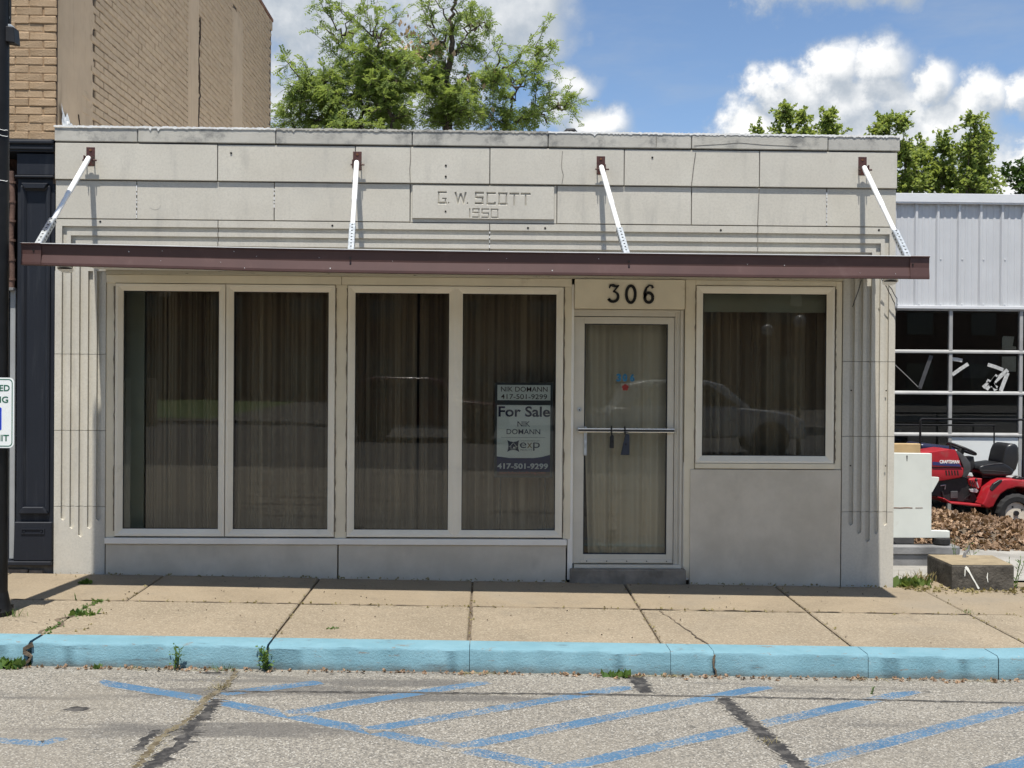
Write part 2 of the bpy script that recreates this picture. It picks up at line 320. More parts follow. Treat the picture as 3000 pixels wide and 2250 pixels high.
simple('paper_white', (.88, .88, .80), .5, .02, 3, 0); simple('ink_navy', (.012, .018, .05), .5, .05, 5, 0); simple('ink_brown', (.05, .022, .015), .5, .05, 5, 0); simple('ink_gold', (.25, .17, .06), .5, .05, 5, 0); simple('print_navy', (.018, .022, .095), .5, .05, 5, 0); simple('print_white', (.72, .73, .72), .5, .02, 5, 0); simple('print_red', (.35, .03, .03), .5, .02, 5, 0); simple('ink_grey', (.18, .18, .17), .5, .02, 5, 0)
simple('clear_sheet', (.05, .055, .055), .3, .05, 5, 0); simple('sticker_blue', (.02, .16, .30), .4, .3, 60, 0); simple('sticker_red', (.35, .04, .03), .4, .3, 60, 0)
simple('number_black', (.008, .008, .008), .4, .1, 5, 0); simple('lock_grey', (.028, .034, .05), .5, .1, 20, .1); simple('caulk', (.20, .165, .12), .8, .3, 15, .4)
simple('membrane', (.72, .72, .70), .5, .1, 10, .2); simple('interior_paint', (.42, .43, .35), .8, .1, 3, 0); simple('interior_dark', (.05, .047, .042), .9, .2, 2, 0)
simple('bark', (.085, .066, .05), .95, .3, 14, .8, 40)
simple('roof_black', (.03, .03, .03), .9, .2, 5, .2); simple('earth', (.12, .11, .06), .95, .4, .5, .3); simple('terracotta', (.13, .075, .055), .7, .3, 10, .3); simple('foundation_stone', (.25, .20, .15), .95, .3, 12, .6, 30)
simple('red_brick_far', (.10, .055, .042), .9, .3, 3, .2); simple('dark_asphalt', (.075, .072, .068), .9, .2, 2, .2); simple('car_white', (.42, .43, .44), .25, .02, 2, 0, spec=.6); simple('car_maroon', (.07, .014, .011), .25, .02, 2, 0, spec=.6); simple('globe_white', (.30, .30, .29), .3, .02, 2, 0); simple('far_window', (.02, .024, .028), .1, .1, 2, 0, spec=.6)
simple('copper_cap', (.20, .10, .065), .7, .3, 10, .3)

# ------------------------------------------------------------------ mesh building
WM = {}
class MB:
    def __init__(s): s.v = []; s.f = []
    def add(s, vs, fs):
        n = len(s.v); s.v += [tuple(p) for p in vs]; s.f += [tuple(i+n for i in q) for q in fs]; return s
    def box(s, x0, x1, y0, y1, z0, z1):
        return s.add([(x0,y0,z0),(x1,y0,z0),(x1,y1,z0),(x0,y1,z0),(x0,y0,z1),(x1,y0,z1),(x1,y1,z1),(x0,y1,z1)],
                     [(0,3,2,1),(4,5,6,7),(0,1,5,4),(1,2,6,5),(2,3,7,6),(3,0,4,7)])
    def prism(s, pts, a, b, axis='y'):
        n = len(pts)
        mk = {'y': lambda p, t: (p[0], t, p[1]), 'x': lambda p, t: (t, p[0], p[1]), 'z': lambda p, t: (p[0], p[1], t)}[axis]
        vs = [mk(p, a) for p in pts]+[mk(p, b) for p in pts]
        return s.add(vs, [tuple(range(n))[::-1], tuple(range(n, 2*n))]+[(i, (i+1) % n, n+(i+1) % n, n+i) for i in range(n)])
    def tube(s, pts, rad, n=10, cap=True):
        pts = [Vector(p) for p in pts]; rs = rad if isinstance(rad, (list, tuple)) else [rad]*len(pts)
        base = len(s.v); up0 = None
        for i, p in enumerate(pts):
            d = (pts[min(i+1, len(pts)-1)]-pts[max(i-1, 0)]).normalized()
            ref = Vector((0, 0, 1)) if abs(d.z) < .9 else Vector((1, 0, 0))
            u = d.cross(ref).normalized() if up0 is None else (up0-d*up0.dot(d)).normalized()
            up0 = u; w = d.cross(u)
            for k in range(n):
                a = 2*math.pi*k/n; s.v.append(tuple(p+(u*math.cos(a)+w*math.sin(a))*rs[i]))
        for i in range(len(pts)-1):
            for k in range(n):
                k2 = (k+1) % n; s.f.append((base+i*n+k, base+i*n+k2, base+(i+1)*n+k2, base+(i+1)*n+k))
        if cap:
            s.f.append(tuple(base+k for k in range(n))[::-1]); e = base+(len(pts)-1)*n; s.f.append(tuple(e+k for k in range(n)))
        return s
    def ell(s, c, r, nu=14, nv=9, rot=None):
        base = len(s.v)
        for j in range(nv+1):
            th = math.pi*j/nv
            for i in range(nu):
                ph = 2*math.pi*i/nu; p = Vector((r[0]*math.sin(th)*math.cos(ph), r[1]*math.sin(th)*math.sin(ph), r[2]*math.cos(th)))
                if rot: p = rot @ p
                s.v.append((c[0]+p.x, c[1]+p.y, c[2]+p.z))
        for j in range(nv):
            for i in range(nu):
                i2 = (i+1) % nu; s.f.append((base+j*nu+i, base+(j+1)*nu+i, base+(j+1)*nu+i2, base+j*nu+i2))
        return s
    def loft(s, rings, closed=True, caps=True):
        base = len(s.v); n = len(rings[0])
        for r in rings: s.v += [tuple(p) for p in r]
        for i in range(len(rings)-1):
            for k in range(n if closed else n-1):
                k2 = (k+1) % n; s.f.append((base+i*n+k, base+i*n+k2, base+(i+1)*n+k2, base+(i+1)*n+k))
        if caps and closed:
            s.f.append(tuple(base+k for k in range(n))[::-1]); e = base+(len(rings)-1)*n; s.f.append(tuple(e+k for k in range(n)))
        return s
    def frame(s, x0, x1, z0, z1, prof):
        # mitred rectangular frame, prof = (distance outward from the opening, y)
        rings = []
        for (cx, cz, sx, sz) in ((x0, z0, -1, -1), (x1, z0, 1, -1), (x1, z1, 1, 1), (x0, z1, -1, 1)):
            rings.append([(cx+sx*d, y, cz+sz*d) for d, y in prof])
        rings.append(rings[0]); return s.loft(rings, True, False)
    def ribbon(s, pts, w, y0, y1, plane='xz'):
        # flat stroke of thickness y0..y1 along pts [(x,z,(w))]
        n = len(pts); L = []; Rr = []
        for i, p in enumerate(pts):
            a = Vector(pts[max(i-1, 0)][:2]); b = Vector(pts[min(i+1, n-1)][:2]); d = (b-a); d = d.normalized() if d.length > 0 else Vector((1, 0))
            q = Vector((-d.y, d.x)); ww = (p[2] if len(p) > 2 else w)/2
            L.append(Vector(p[:2])+q*ww); Rr.append(Vector(p[:2])-q*ww)
        for i in range(n-1):
            quad = [L[i], Rr[i], Rr[i+1], L[i+1]]
            if plane == 'xz': s.prism([(c.x, c.y) for c in quad], y0, y1, 'y')
            else: s.prism([(c.x, c.y) for c in quad], y0, y1, 'z')
        return s
    def build(s, name, mat, parent=None, bevel=0.0, smooth=False, kind=None, label=None, cat=None, group=None, origin=None, recalc=True, seg=1):
        me = bpy.data.meshes.new(name); me.from_pydata(s.v, [], s.f); me.update()
        if recalc or bevel:
            bm = bmesh.new(); bm.from_mesh(me)
            if recalc: bmesh.ops.recalc_face_normals(bm, faces=bm.faces)
            if bevel:
                es = [e for e in bm.edges if e.is_manifold and e.calc_face_angle(0) > .5]
                bmesh.ops.bevel(bm, geom=es, offset=bevel, segments=seg, affect='EDGES', profile=.6, clamp_overlap=True)
            bm.to_mesh(me); bm.free()
        return link(name, me, mat, parent, smooth, kind, label, cat, group, origin)
def link(name, me, mat, parent=None, smooth=False, kind=None, label=None, cat=None, group=None, origin=None, mw=None):
    if mat and not me.materials: me.materials.append(MATS[mat])
    if smooth:
        me.polygons.foreach_set('use_smooth', [True]*len(me.polygons))
        try: me.set_sharp_from_angle(angle=R(38))
        except Exception: pass
    o = bpy.data.objects.new(name, me); COL.objects.link(o)
    M = mw or Matrix.Identity(4)
    if parent is None and mw is None:
        n = len(me.vertices); co = np.empty(n*3, np.float32); me.vertices.foreach_get('co', co); co = co.reshape(-1, 3)
        c = Vector(((co[:, 0].min()+co[:, 0].max())/2, (co[:, 1].min()+co[:, 1].max())/2, co[:, 2].min())) if origin is None else Vector(origin)
        me.transform(Matrix.Translation(-c)); M = Matrix.Translation(c)
    o.matrix_basis = M; WM[o.name] = M
    if parent is not None:
        o.parent = parent; o.matrix_parent_inverse = WM[parent.name].inverted()
    tag(o, label, cat, group, kind); return o
def tag(o, label=None, cat=None, group=None, kind=None):
    if label: o['label'] = label
    if cat: o['category'] = cat
    if group: o['group'] = group
    if kind: o['kind'] = kind
    return o
def thing(name, label, cat, loc=(0, 0, 0), group=None, kind=None):
    o = bpy.data.objects.new(name, None); COL.objects.link(o); o.empty_display_size = .1
    o.matrix_basis = Matrix.Translation(Vector(loc)); WM[o.name] = o.matrix_basis.copy()
    return tag(o, label, cat, group, kind)
def bx(name, mat, parent, x0, x1, y0, y1, z0, z1, bevel=0.0, **k): return MB().box(x0, x1, y0, y1, z0, z1).build(name, mat, parent, bevel, **k)
FONT_DG = None
def text(body, x0, x1, z0, z1, y, mat, parent, name='lettering', bold=0.0, depth=.001, shear=0.0, **k):
    cu = bpy.data.curves.new('t', 'FONT'); cu.body = body; cu.extrude = .02; cu.offset = bold; cu.shear = shear; cu.resolution_u = 4
    ob = bpy.data.objects.new('t', cu); COL.objects.link(ob)
    dg = bpy.context.evaluated_depsgraph_get(); me = bpy.data.meshes.new_from_object(ob.evaluated_get(dg))
    bpy.data.objects.remove(ob); bpy.data.curves.remove(cu)
    n = len(me.vertices); co = np.empty(n*3, np.float32); me.vertices.foreach_get('co', co); co = co.reshape(-1, 3)
    a, b = co.min(0), co.max(0)
    new = np.stack([x0+(co[:, 0]-a[0])/(b[0]-a[0])*(x1-x0), y-(co[:, 2]-a[2])/max(b[2]-a[2], 1e-6)*depth, z0+(co[:, 1]-a[1])/(b[1]-a[1])*(z1-z0)], 1)
    me.vertices.foreach_set('co', new.astype(np.float32).ravel()); me.update(); me.materials.clear()
    return link(name, me, mat, parent, **k)

# ground heights
def z_walk(x, y): return -0.0135*x+0.015*y
def z_street(x, y): return -0.177-0.0135*x-0.012*(y+2.2)
def z_lot(x, y): return -0.045-0.0135*(x-3.46)*.3-0.021*max(0, y-.3)

# ================================================================== SETTING
m = MB().box(-400, 400, -400, 700, -1.2, -.75); m.build('ground', 'earth', kind='structure')
# street sheet, tilted like the kerb line
def sheet(name, mat, xs, ys, zf, dz=0.0, **k):
    v = []; f = []
    for y in ys:
        for x in xs: v.append((x, y, zf(x, y)+dz))
    nx = len(xs)
    for j in range(len(ys)-1):
        for i in range(nx-1): f.append((j*nx+i, j*nx+i+1, (j+1)*nx+i+1, (j+1)*nx+i))
    return MB().add(v, f).build(name, mat, **k)
zs_flat = lambda x, y: z_street(max(-8, min(8, x)), y)
street = sheet('street', 'pale_asphalt', [-60, -8, 8, 60], [-11.3, -1.9], zs_flat, kind='structure', origin=(0, 0, 0))
sheet('road', 'dark_asphalt', [-60, -8, 8, 60], [-24.5, -11.3], zs_flat, kind='structure', origin=(0, 0, 0))
sheet('far_lot', 'dark_asphalt', [-60, -8, 8, 60], [-46, -24.6], lambda x, y: zs_flat(x, y)+.10, kind='structure', origin=(0, 0, 0))
sheet('lawn', 'grass', [-16, -12, -7.2], [-43, -38, -30, -26.0], lambda x, y: zs_flat(x, y)+.12+.05*math.sin(x), kind='structure', origin=(0, 0, 0))

# pavement slabs and kerb
walk = thing('sidewalk', None, None, kind='structure')
joints = [-9.04, -7.77, -6.5, -5.23, -3.96, -2.69, -1.40, -0.12, 1.155, 2.43, 3.665, 4.93, 6.2, 7.5]
def slab(x0, x1, y0, y1, mat, th=.14):
    g = .007; pts = [(x0+g, y0+g), (x1-g, y0+g), (x1-g, y1-g), (x0+g, y1-g)]
    dz = random.uniform(-.003, .003); a = random.uniform(-.0012, .0012)
    v = [(x, y, z_walk(x, y)-th) for x, y in pts]+[(x, y, z_walk(x, y)+dz+a*(x-x0)) for x, y in pts]
    MB().add(v, [(0, 3, 2, 1), (4, 5, 6, 7), (0, 1, 5, 4), (1, 2, 6, 5), (2, 3, 7, 6), (3, 0, 4, 7)]).build('slab', mat, walk, .007)
for i in range(len(joints)-1):
    x0, x1 = joints[i], joints[i+1]
    slab(x0, x1, -1.0, -.035, 'sidewalk_smooth')
    fx = lambda q: -2.905 if q == -2.69 else q
    slab(fx(x0), fx(x1), -2.0, -1.0, 'sidewalk_aggregate')
slab(3.665, 7.5, -.035, .28, 'sidewalk_smooth')
bed = [(-10, -2.0), (8, -2.0), (8, .3), (-10, .3)]
MB().add([(x, y, z_walk(x, y)-.02) for x, y in bed]+[(x, y, z_walk(x, y)-.3) for x, y in bed], [(0, 1, 2, 3), (7, 6, 5, 4), (0, 4, 5, 1), (1, 5, 6, 2), (2, 6, 7, 3), (3, 7, 4, 0)]).build('slab_bed', 'soil', walk)
def walk_crack(pts, w):
    v = []; f = []
    for i, (x, y) in enumerate(pts):
        q = w*random.uniform(.4, 1.3)/2; v += [(x-q, y, z_walk(x, y)+.0035), (x+q, y, z_walk(x, y)+.0035)]
        if i: f.append((2*i-2, 2*i-1, 2*i+1, 2*i))
    MB().add(v, f).build('crack', 'soil', walk)
walk_crack([(1.30+.16*t/20+random.uniform(-.012, .012), -1.05-.95*t/20) for t in range(21)], .012)
walk_crack([(-2.90+.05*math.sin(t*.8)+random.uniform(-.015, .015), -1.35-.66*t/16) for t in range(17)], .035)
vv = []; ff = []
for i in range(121):
    x = -3.9+i*.066; h = random.uniform(.004, .013); y = -1.0+random.uniform(-.006, .006); vv += [(x, y-h, z_walk(x, y)+.0037), (x, y+h, z_walk(x, y)+.0037)]
    if i: ff.append((2*i-2, 2*i, 2*i+1, 2*i-1))
MB().add(vv, ff).build('joint_soil', 'soil', walk)
walk_crack([(-3.28+.40*t/14, -1.62-.12*t/14+random.uniform(-.012, .012)) for t in range(15)], .010)
walk_crack([(-.107+random.uniform(-.004, .004), -1.02-.95*t/14) for t in range(15)], .014)
kerb = thing('kerb', None, None, kind='structure')
def kerb_piece(p, q, n=26):
    prof = [(0.0, 0.0), (-.175, -.002), (-.192, -.008), (-.201, -.022), (-.207, -.30), (0, -.30)]
    rings = []
    for i in range(n+1):
        t = i/n; x = p[0]+(q[0]-p[0])*t; y = p[1]+(q[1]-p[1])*t
        w = lambda s: random.uniform(-s, s)
        rings.append([(x, y+a+(w(.004) if 0 < j < 5 else 0), z_walk(x, -2.0)+b+.006+(w(.003) if j in (1, 2, 3) else 0)) for j, (a, b) in enumerate(prof)])
    MB().loft(rings).build('kerb_stone', 'kerb_paint', kerb, smooth=True)
cuts = [-9, -6.5, -3.96, -2.885, -1.385, -.108, 1.18, 1.46, 2.455, 3.30]
for a, b in zip(cuts[:-1], cuts[1:]):
    g = .012 if abs(a+2.885) < .01 or abs(b+2.885) < .01 else .0018
    kerb_piece((a+g, -2.0), (b-g, -2.0), max(3, int((b-a)*18)))
kerb_piece((3.305, -2.0), (3.75, -1.94), 8); kerb_piece((3.755, -1.94), (4.9, -1.90), 12); kerb_piece((4.91, -1.90), (7.5, -1.95), 12)
# crack at the open joint of the kerb
MB().ribbon([(-2.892+.02*math.sin(i*1.7)+random.uniform(-.012, .012), -.2+i*.025, random.uniform(.012, .034)) for i in range(9)], .02, -2.218, -2.195).build('crack', 'soil', kerb)
MB().ribbon([(1.46+random.uniform(-.01, .01), -.235+i*.025, random.uniform(.006, .014)) for i in range(8)], .01, -2.218, -2.198).build('crack', 'soil', kerb)

# painted lines, tar seals: thin sheets on the street
def ground_strip(name, mat, pts, w, dz, jit=0.0, kind=None, sub=6):
    P = []; w = w*1.3
    for (a, b) in zip(pts[:-1], pts[1:]):
        for k in range(sub): P.append((a[0]+(b[0]-a[0])*k/sub, a[1]+(b[1]-a[1])*k/sub))
    P.append(pts[-1][:2]); v = []; f = []; E = []
    for i, p in enumerate(P):
        a = Vector(P[max(i-1, 0)]); b = Vector(P[min(i+1, len(P)-1)]); d = (b-a).normalized(); q = Vector((-d.y, d.x))
        h1 = w/2*(1+random.uniform(-jit, jit)); h2 = w/2*(1+random.uniform(-jit, jit)); end = 0.0 if i in (0, len(P)-1) else 1.0
        for e, k in ((Vector(p[:2])+q*h1, 0), (Vector(p[:2]), end), (Vector(p[:2])-q*h2, 0)): v.append((e.x, e.y, z_street(e.x, e.y)+dz)); E.append(k)
    for i in range(len(P)-1): f += [(3*i, 3*i+1, 3*i+4, 3*i+3), (3*i+1, 3*i+2, 3*i+5, 3*i+4)]
    o = MB().add(v, f).build(name, mat, street, kind=kind)
    at = o.data.attributes.new('edge', 'FLOAT', 'POINT'); at.data.foreach_set('value', E); return o
LW = .100
ground_strip('parking_line', 'blue_line_paint', [(-2.36, -2.53), (-1.612, -2.87), (-.608, -3.40), (.32, -3.90), (1.4, -4.5)], LW, .0009, .06)
for a, b in (((-1.56, -2.77), (-1.0, -2.475)), ((-1.11, -3.13), (.02, -2.41)), ((-.64, -3.39), (.93, -2.46)), ((-.2, -3.675), (1.78, -2.41)), ((.30, -3.95), (2.68, -2.465)), ((1.42, -3.91), (3.22, -2.755)), ((2.2, -4.05), (4.2, -2.78))):
    ground_strip('parking_line', 'blue_line_paint', [a, b], LW, .0014, .06, sub=14)
ground_strip('parking_line', 'blue_line_paint', [(-2.9, -3.45), (-2.45, -3.62), (-2.2, -3.665), (-2.13, -3.565)], .075, .001, .08)
ground_strip('tar_seam', 'tar_line', [(-1.55, -2.71), (-.4, -2.68), (.69, -2.662), (1.9, -2.685), (3.3, -2.72), (5, -2.76)], .027, .0024, .6, sub=30)
ground_strip('tar_patch', 'tar', [(.945, -2.24), (.95, -2.42), (.965, -2.62)], .105, .0019, .3, sub=14)
ground_strip('tar_patch', 'tar', [(1.40, -2.70), (1.445, -3.1), (1.48, -3.4), (1.535, -3.9), (1.56, -4.2)], .095, .0029, .4, sub=26)
ground_strip('tar_patch', 'tar', [(-1.545, -2.86), (-1.53, -3.1), (-1.545, -3.35), (-1.52, -3.6), (-1.58, -4.1)], .085, .0019, .7, sub=16)
ground_strip('tar_patch', 'tar', [(-1.70, -3.42), (-1.72, -3.6), (-1.70, -3.75)], .06, .0019, .6, sub=10)
ground_strip('crack', 'crack_soil', [(-1.575, -2.25), (-1.55, -2.6), (-1.60, -2.85), (-1.585, -3.2), (-1.66, -3.55), (-1.63, -4.0)], .034, .0034, .8, sub=22)
def blob_patch(cx, cy, rx, ry, mat, dz):
    v = [(cx, cy, z_street(cx, cy)+dz)]; n = 22
    for k in range(n):
        a = 2*math.pi*k/n; q = random.uniform(.85, 1.25); x = cx+rx*q*math.cos(a); y = cy+ry*q*math.sin(a); v.append((x, y, z_street(x, y)+dz))
    o = MB().add(v, [(0, 1+k, 1+(k+1) % n) for k in range(n)]).build('stain', mat, street)
    at = o.data.attributes.new('edge', 'FLOAT', 'POINT'); at.data.foreach_set('value', [1.0]+[0.0]*n)
blob_patch(-2.25, -3.09, .085, .055, 'tar_line', .0012); blob_patch(-1.72, -2.31, .10, .03, 'tar_line', .0012)

# neighbouring lot: pale concrete, soil strip
sheet('lot_pavement', 'lot_concrete', [3.3, 4, 5, 6, 8, 12, 30], [.3, .8, 1.4, 2.2, 3.2, 4.5, 6.2, 40], z_lot, kind='structure', origin=(0, 0, 0))
MB().box(-30, -3.7, .2, 30, -.6, .02).build('lot_base', 'earth', kind='structure')

# ================================================================== STONE SHOP BUILDING
bld = thing('shop_building', 'pale limestone single storey shop with ribbed pilasters and carved name stone', 'building', (0, 0, 0))
XL, XR = -3.628, 3.458
# body behind the facing
MB().box(XL+.02, XR-.02, .36, .46, 2.50, 3.60).box(XL+.01, XL+.2, .05, 9, -.3, 3.55).box(XR-.2, XR-.01, .05, 9, -.3, 3.55).box(XL+.01, XR-.01, 8.8, 9, -.3, 3.4).build('hull_wall', 'base_stone', bld)
MB().box(XL+.02, XR-.02, .30, 9, 3.42, 3.52).build('roof', 'membrane', bld)
MB().box(XL+.2, XR-.2, .05, 8.8, -.3, 0.03).build('interior_floor', 'interior_dark', bld)
MB().box(XL+.2, XR-.2, 3.0, 3.1, 0.03, 3.4).build('interior_partition', 'interior_dark', bld)
MB().box(XL+.03, XR-.03, .045, .30, 2.56, 3.70).build('mortar_bed', 'mortar_dark', bld)
J = .0034
def stone(x0, x1, z0, z1, y, mat='limestone', depth=.09, name='stone_block', bev=.003):
    return bx(name, mat, bld, x0+J, x1-J, y, y+depth, z0+J, z1-J, bev)
# coping
cx = [XL-.004, -2.941, -1.793, -.653, .489, 1.701, 2.86, XR+.02]
for i, (a, b) in enumerate(zip(cx[:-1], cx[1:])):
    d = random.uniform(-.004, .004)
    bx('coping_stone', 'coping_limestone', bld, a+J, b-J, -.024+d, .34, 3.652, 3.772+random.uniform(-.004, .004), .005)
    # torn roof membrane showing as a white ragged edge
    pts = []; n = max(6, int((b-a)*75)); 
    top = [(a+(b-a)*k/n, 3.781+random.uniform(-.003, .005)) for k in range(n+1)]
    low = [(a+(b-a)*k/n, 3.7685-(random.uniform(0, .010) if random.random() < .5 else 0)-(random.uniform(.008, .028) if random.random() < .008 else 0)) for k in range(n+1)]
    MB().prism(low+top[::-1], -.0315, -.0265, 'y').build('membrane_edge', 'membrane' if i in (0, 1, 4, 5, 6) else 'coping_limestone', bld)
MB().box(XL, XR, .0, .36, 3.777, 3.783).build('coping_membrane', 'membrane', bld)
# course A, course B
ax = [XL, -2.278, -1.129, 0.0, 1.133, 2.281, XR]
for a, b in zip(ax[:-1], ax[1:]): stone(a, b, 3.334, 3.643, -.016+random.uniform(-.002, .002))
bxs = [XL, -2.954, -1.808, -.669, .568, 1.709, 2.861, XR]
for i, (a, b) in enumerate(zip(bxs[:-1], bxs[1:])):
    if i == 3: continue
    stone(a, b, 3.010, 3.334, .003+random.uniform(-.002, .002))
# name stone: raised bevelled panel with V-cut lettering
def name_stone():
    x0, x1, z0, z1 = -.669+J, .568-J, 3.010+J, 3.334-J
    mb = MB(); fx0, fx1, fz0, fz1 = x0+.018, x1-.022, z0+.030, z1-.012; yb, yf = .008, -.012
    A = [(x0, .10, z0), (x1, .10, z0), (x1, .10, z1), (x0, .10, z1)]
    B = [(x0, yb, z0), (x1, yb, z0), (x1, yb, z1), (x0, yb, z1)]
    C = [(fx0-.004, yb, fz0-.002), (fx1+.004, yb, fz0-.002), (fx1+.004, yb, fz1+.004), (fx0-.004, yb, fz1+.004)]
    D = [(fx0, yf, fz0+.002), (fx1, yf, fz0+.002), (fx1, yf, fz1), (fx0, yf, fz1)]
    mb.loft([A, B, C, D]); ob = mb.build('name_stone', 'limestone', bld, label='name stone carved with G. W. SCOTT 1950')
    segs = []; U = .00052
    def w(cxp, cyp): return (-.530+cxp*U, 3.269-(cyp-135)*U)
    def s(x0, y0, x1, y1, hw): segs.append((w(x0, y0), w(x1, y1), hw))
    H, V = .0112, .0078
    # G
    s(185,150,320,150,H); s(195,145,195,325,V); s(185,320,320,320,H); s(305,245,305,320,V); s(255,250,320,250,H*.8)
    s(350,318,362,318,H*.8)
    # W
    s(465,145,505,330,V*1.2); s(505,330,550,165,V*1.2); s(550,165,600,330,V*1.2); s(600,330,632,145,V*1.2); s(655,320,668,320,H*.8)
    # S
    s(785,152,920,152,H); s(795,150,795,230,V); s(790,228,915,228,H); s(905,228,905,325,V); s(785,322,915,322,H)
    # C
    s(972,156,1112,156,H); s(982,150,982,325,V); s(972,326,1112,326,H); s(1105,295,1105,322,V)
    # O
    s(1162,158,1302,158,H); s(1175,158,1175,325,V); s(1290,158,1290,325,V); s(1162,326,1302,326,H)
    for q in (0, 185): s(1345+q,160,1492+q,160,H); s(1418+q,160,1418+q,345,V*1.1)
    # 1950
    h, v = .0080, .0060
    s(698,405,698,550,v*1.1)
    s(745,412,855,412,h); s(750,412,750,475,v); s(848,412,848,548,v); s(745,472,855,472,h); s(745,545,855,545,h)
    s(892,414,1012,414,h); s(898,414,898,478,v); s(892,478,1005,478,h); s(1002,478,1002,545,v); s(892,546,1008,546,h)
    s(1040,416,1160,416,h); s(1047,416,1047,545,v); s(1152,416,1152,545,v); s(1040,546,1160,546,h)
    k = MB()
    for p, q, hw in segs:
        a = Vector(p); b = Vector(q); d = (b-a).normalized(); n = Vector((-d.y, d.x)); dep = hw*1.5
        a2 = a-d*hw*.35; b2 = b+d*hw*.35
        top = yf-.004; hh = hw*(1+.004/dep)
        v = [(a2+n*hh), (a2-n*hh), (b2+n*hh), (b2-n*hh)]
        k.add([(v[0].x, top, v[0].y), (v[1].x, top, v[1].y), (a.x, yf+dep, a.y), (v[2].x, top, v[2].y), (v[3].x, top, v[3].y), (b.x, yf+dep, b.y)],
              [(0, 1, 2), (5, 4, 3), (0, 2, 5, 3), (1, 4, 5, 2), (0, 3, 4, 1)])
    cut = k.build('cutter', None)
    md = ob.modifiers.new('cut', 'BOOLEAN'); md.operation = 'DIFFERENCE'; md.object = cut; md.solver = 'EXACT'; md.use_self = True
    dg = bpy.context.evaluated_depsgraph_get(); me = bpy.data.meshes.new_from_object(ob.evaluated_get(dg))
    ob.modifiers.clear(); bpy.data.objects.remove(cut)
    if len(me.polygons) > 40: ob.data = me; me.materials.clear(); me.materials.append(MATS['limestone'])
name_stone()
# ribbed course C and pilasters: grooves .040 wide sunk .014
GW, GD = .041, .024
gz = [2.950, 2.872, 2.794]                       # groove tops
Lg = [-3.572, -3.499, -3.426, -3.353, -3.280]; Rg = [3.070, 3.141, 3.214, 3.288, 3.362]
cj = [XL, -2.276, 0.002, 2.276, XR]
for i, (a, b) in enumerate(zip(cj[:-1], cj[1:])):
    mb = MB(); x0, x1 = a+J, b-J; zb = 2.575; zt = 3.010-J
    mb.box(x0, x1, .003+GD, .10, zb, zt)
    gl = [Lg[k] for k in range(3)]; gr = [Rg[4-k]+GW for k in range(3)]
    left, right = (i == 0), (i == 3)
    lv = [zt]+[z for g in gz for z in (g, g-GW)]
    for k in range(4):
        top = zt if k == 0 else gz[k-1]-GW; bot = gz[k] if k < 3 else zb
        xa = x0 if (k == 0 or not left) else gl[k-1]+GW
        xb = x1 if (k == 0 or not right) else gr[k-1]-GW
        pts = [(xa, bot if not left or k == 3 else zb), (xb, bot if not right or k == 3 else zb), (xb, top), (xa, top)]
        if k < 3 and left: pts = [(xa, zb), (gl[k], zb), (gl[k], bot), (xb, bot), (xb, top), (xa, top)]
        if k < 3 and right: pts = [(xa, bot), (gr[k], bot), (gr[k], zb), (xb, zb), (xb, top), (xa, top)]
        mb.prism(pts, .003, .003+GD+.001, 'y')
    mb.build('ribbed_stone', 'limestone', bld)
def pilaster(x0, x1, gs, zj, tips, zbase):
    lv = [2.575]+zj
    for k in range(3):
        mb = MB(); zt, zb = lv[k]-(J*.6 if k else 0), lv[k+1]+J*.6
        mb.box(x0, x1, .003+GD, .12, zb, zt)
        e = [x0]+[q for g in gs for q in (g, g+GW)]+[x1]
        for a, b in zip(e[::2], e[1::2]): mb.box(a, b, .003, .003+GD+.001, zb, zt)
        mb.build('pilaster_stone', 'limestone', bld)
    zt = lv[3]-J*.6
    pts = [(x0, zbase[0]), (x1, zbase[1]), (x1, zt)]
    for g, t in list(zip(gs, tips))[::-1]: pts += [(g+GW, zt), (g+GW, t+.018), (g+GW*.5, t), (g, t+.018), (g, zt)]
    pts += [(x0, zt)]
    MB().prism(pts, .003, .003+GD+.001, 'y').prism([(x0, zbase[0]), (x1, zbase[1]), (x1, zt), (x0, zt)], .003+GD, .12, 'y').build('pilaster_stone', 'limestone', bld)
pilaster(XL, -3.205, Lg, [1.879, 1.240, .604], [.484, .414, .344, .414, .484], (-.08, -.08))
pilaster(3.012, XR, Rg, [1.866, 1.229, .587], [.468, .397, .326, .397, .468], (-.14, -.14))
MB().box(XL+.01, -3.21, .06, .13, -.1, 2.6).build('mortar_core', 'mortar_dark', bld); MB().box(3.02, XR-.01, .06, .13, -.15, 2.6).build('mortar_core', 'mortar_dark', bld)
# hairline cracks, plugged holes, patch
def crack(pts, w, y): MB().ribbon([(p[0]+random.uniform(-.003, .003), p[1]) for p in pts], w, y-.0012, y+.004).build('crack', 'mortar_dark', bld)
crack([(-.672, 3.64), (-.668, 3.55), (-.675, 3.45), (-.670, 3.34)], .005, -.0195); crack([(.610, 3.62), (.603, 3.53), (.606, 3.47), (.617, 3.42), (.605, 3.34)], .004, -.0195)
crack([(1.735, 3.62), (1.722, 3.5), (1.705, 3.335)], .006, -.0195); crack([(2.281, 3.32), (2.278, 3.2), (2.272, 3.015)], .006, -.0005)
crack([(1.40, 3.76), (1.402, 3.66)], .004, -.0285); crack([(1.72, 3.675), (1.95, 3.69), (2.1, 3.705), (2.3, 3.69), (2.6, 3.68)], .004, -.0285)
def hole(x, z, r, y):
    MB().tube([(x, y-.0018, z), (x, y+.004, z)], r, 12).build('drill_hole', 'hole', bld)
for x, z in ((-2.165, 3.57), (-.37, 3.487), (-.37, 3.394), (1.37, 3.574)): hole(x, z, .0085, -.0190)
hole(-.37, 3.102, .008, -.0125)
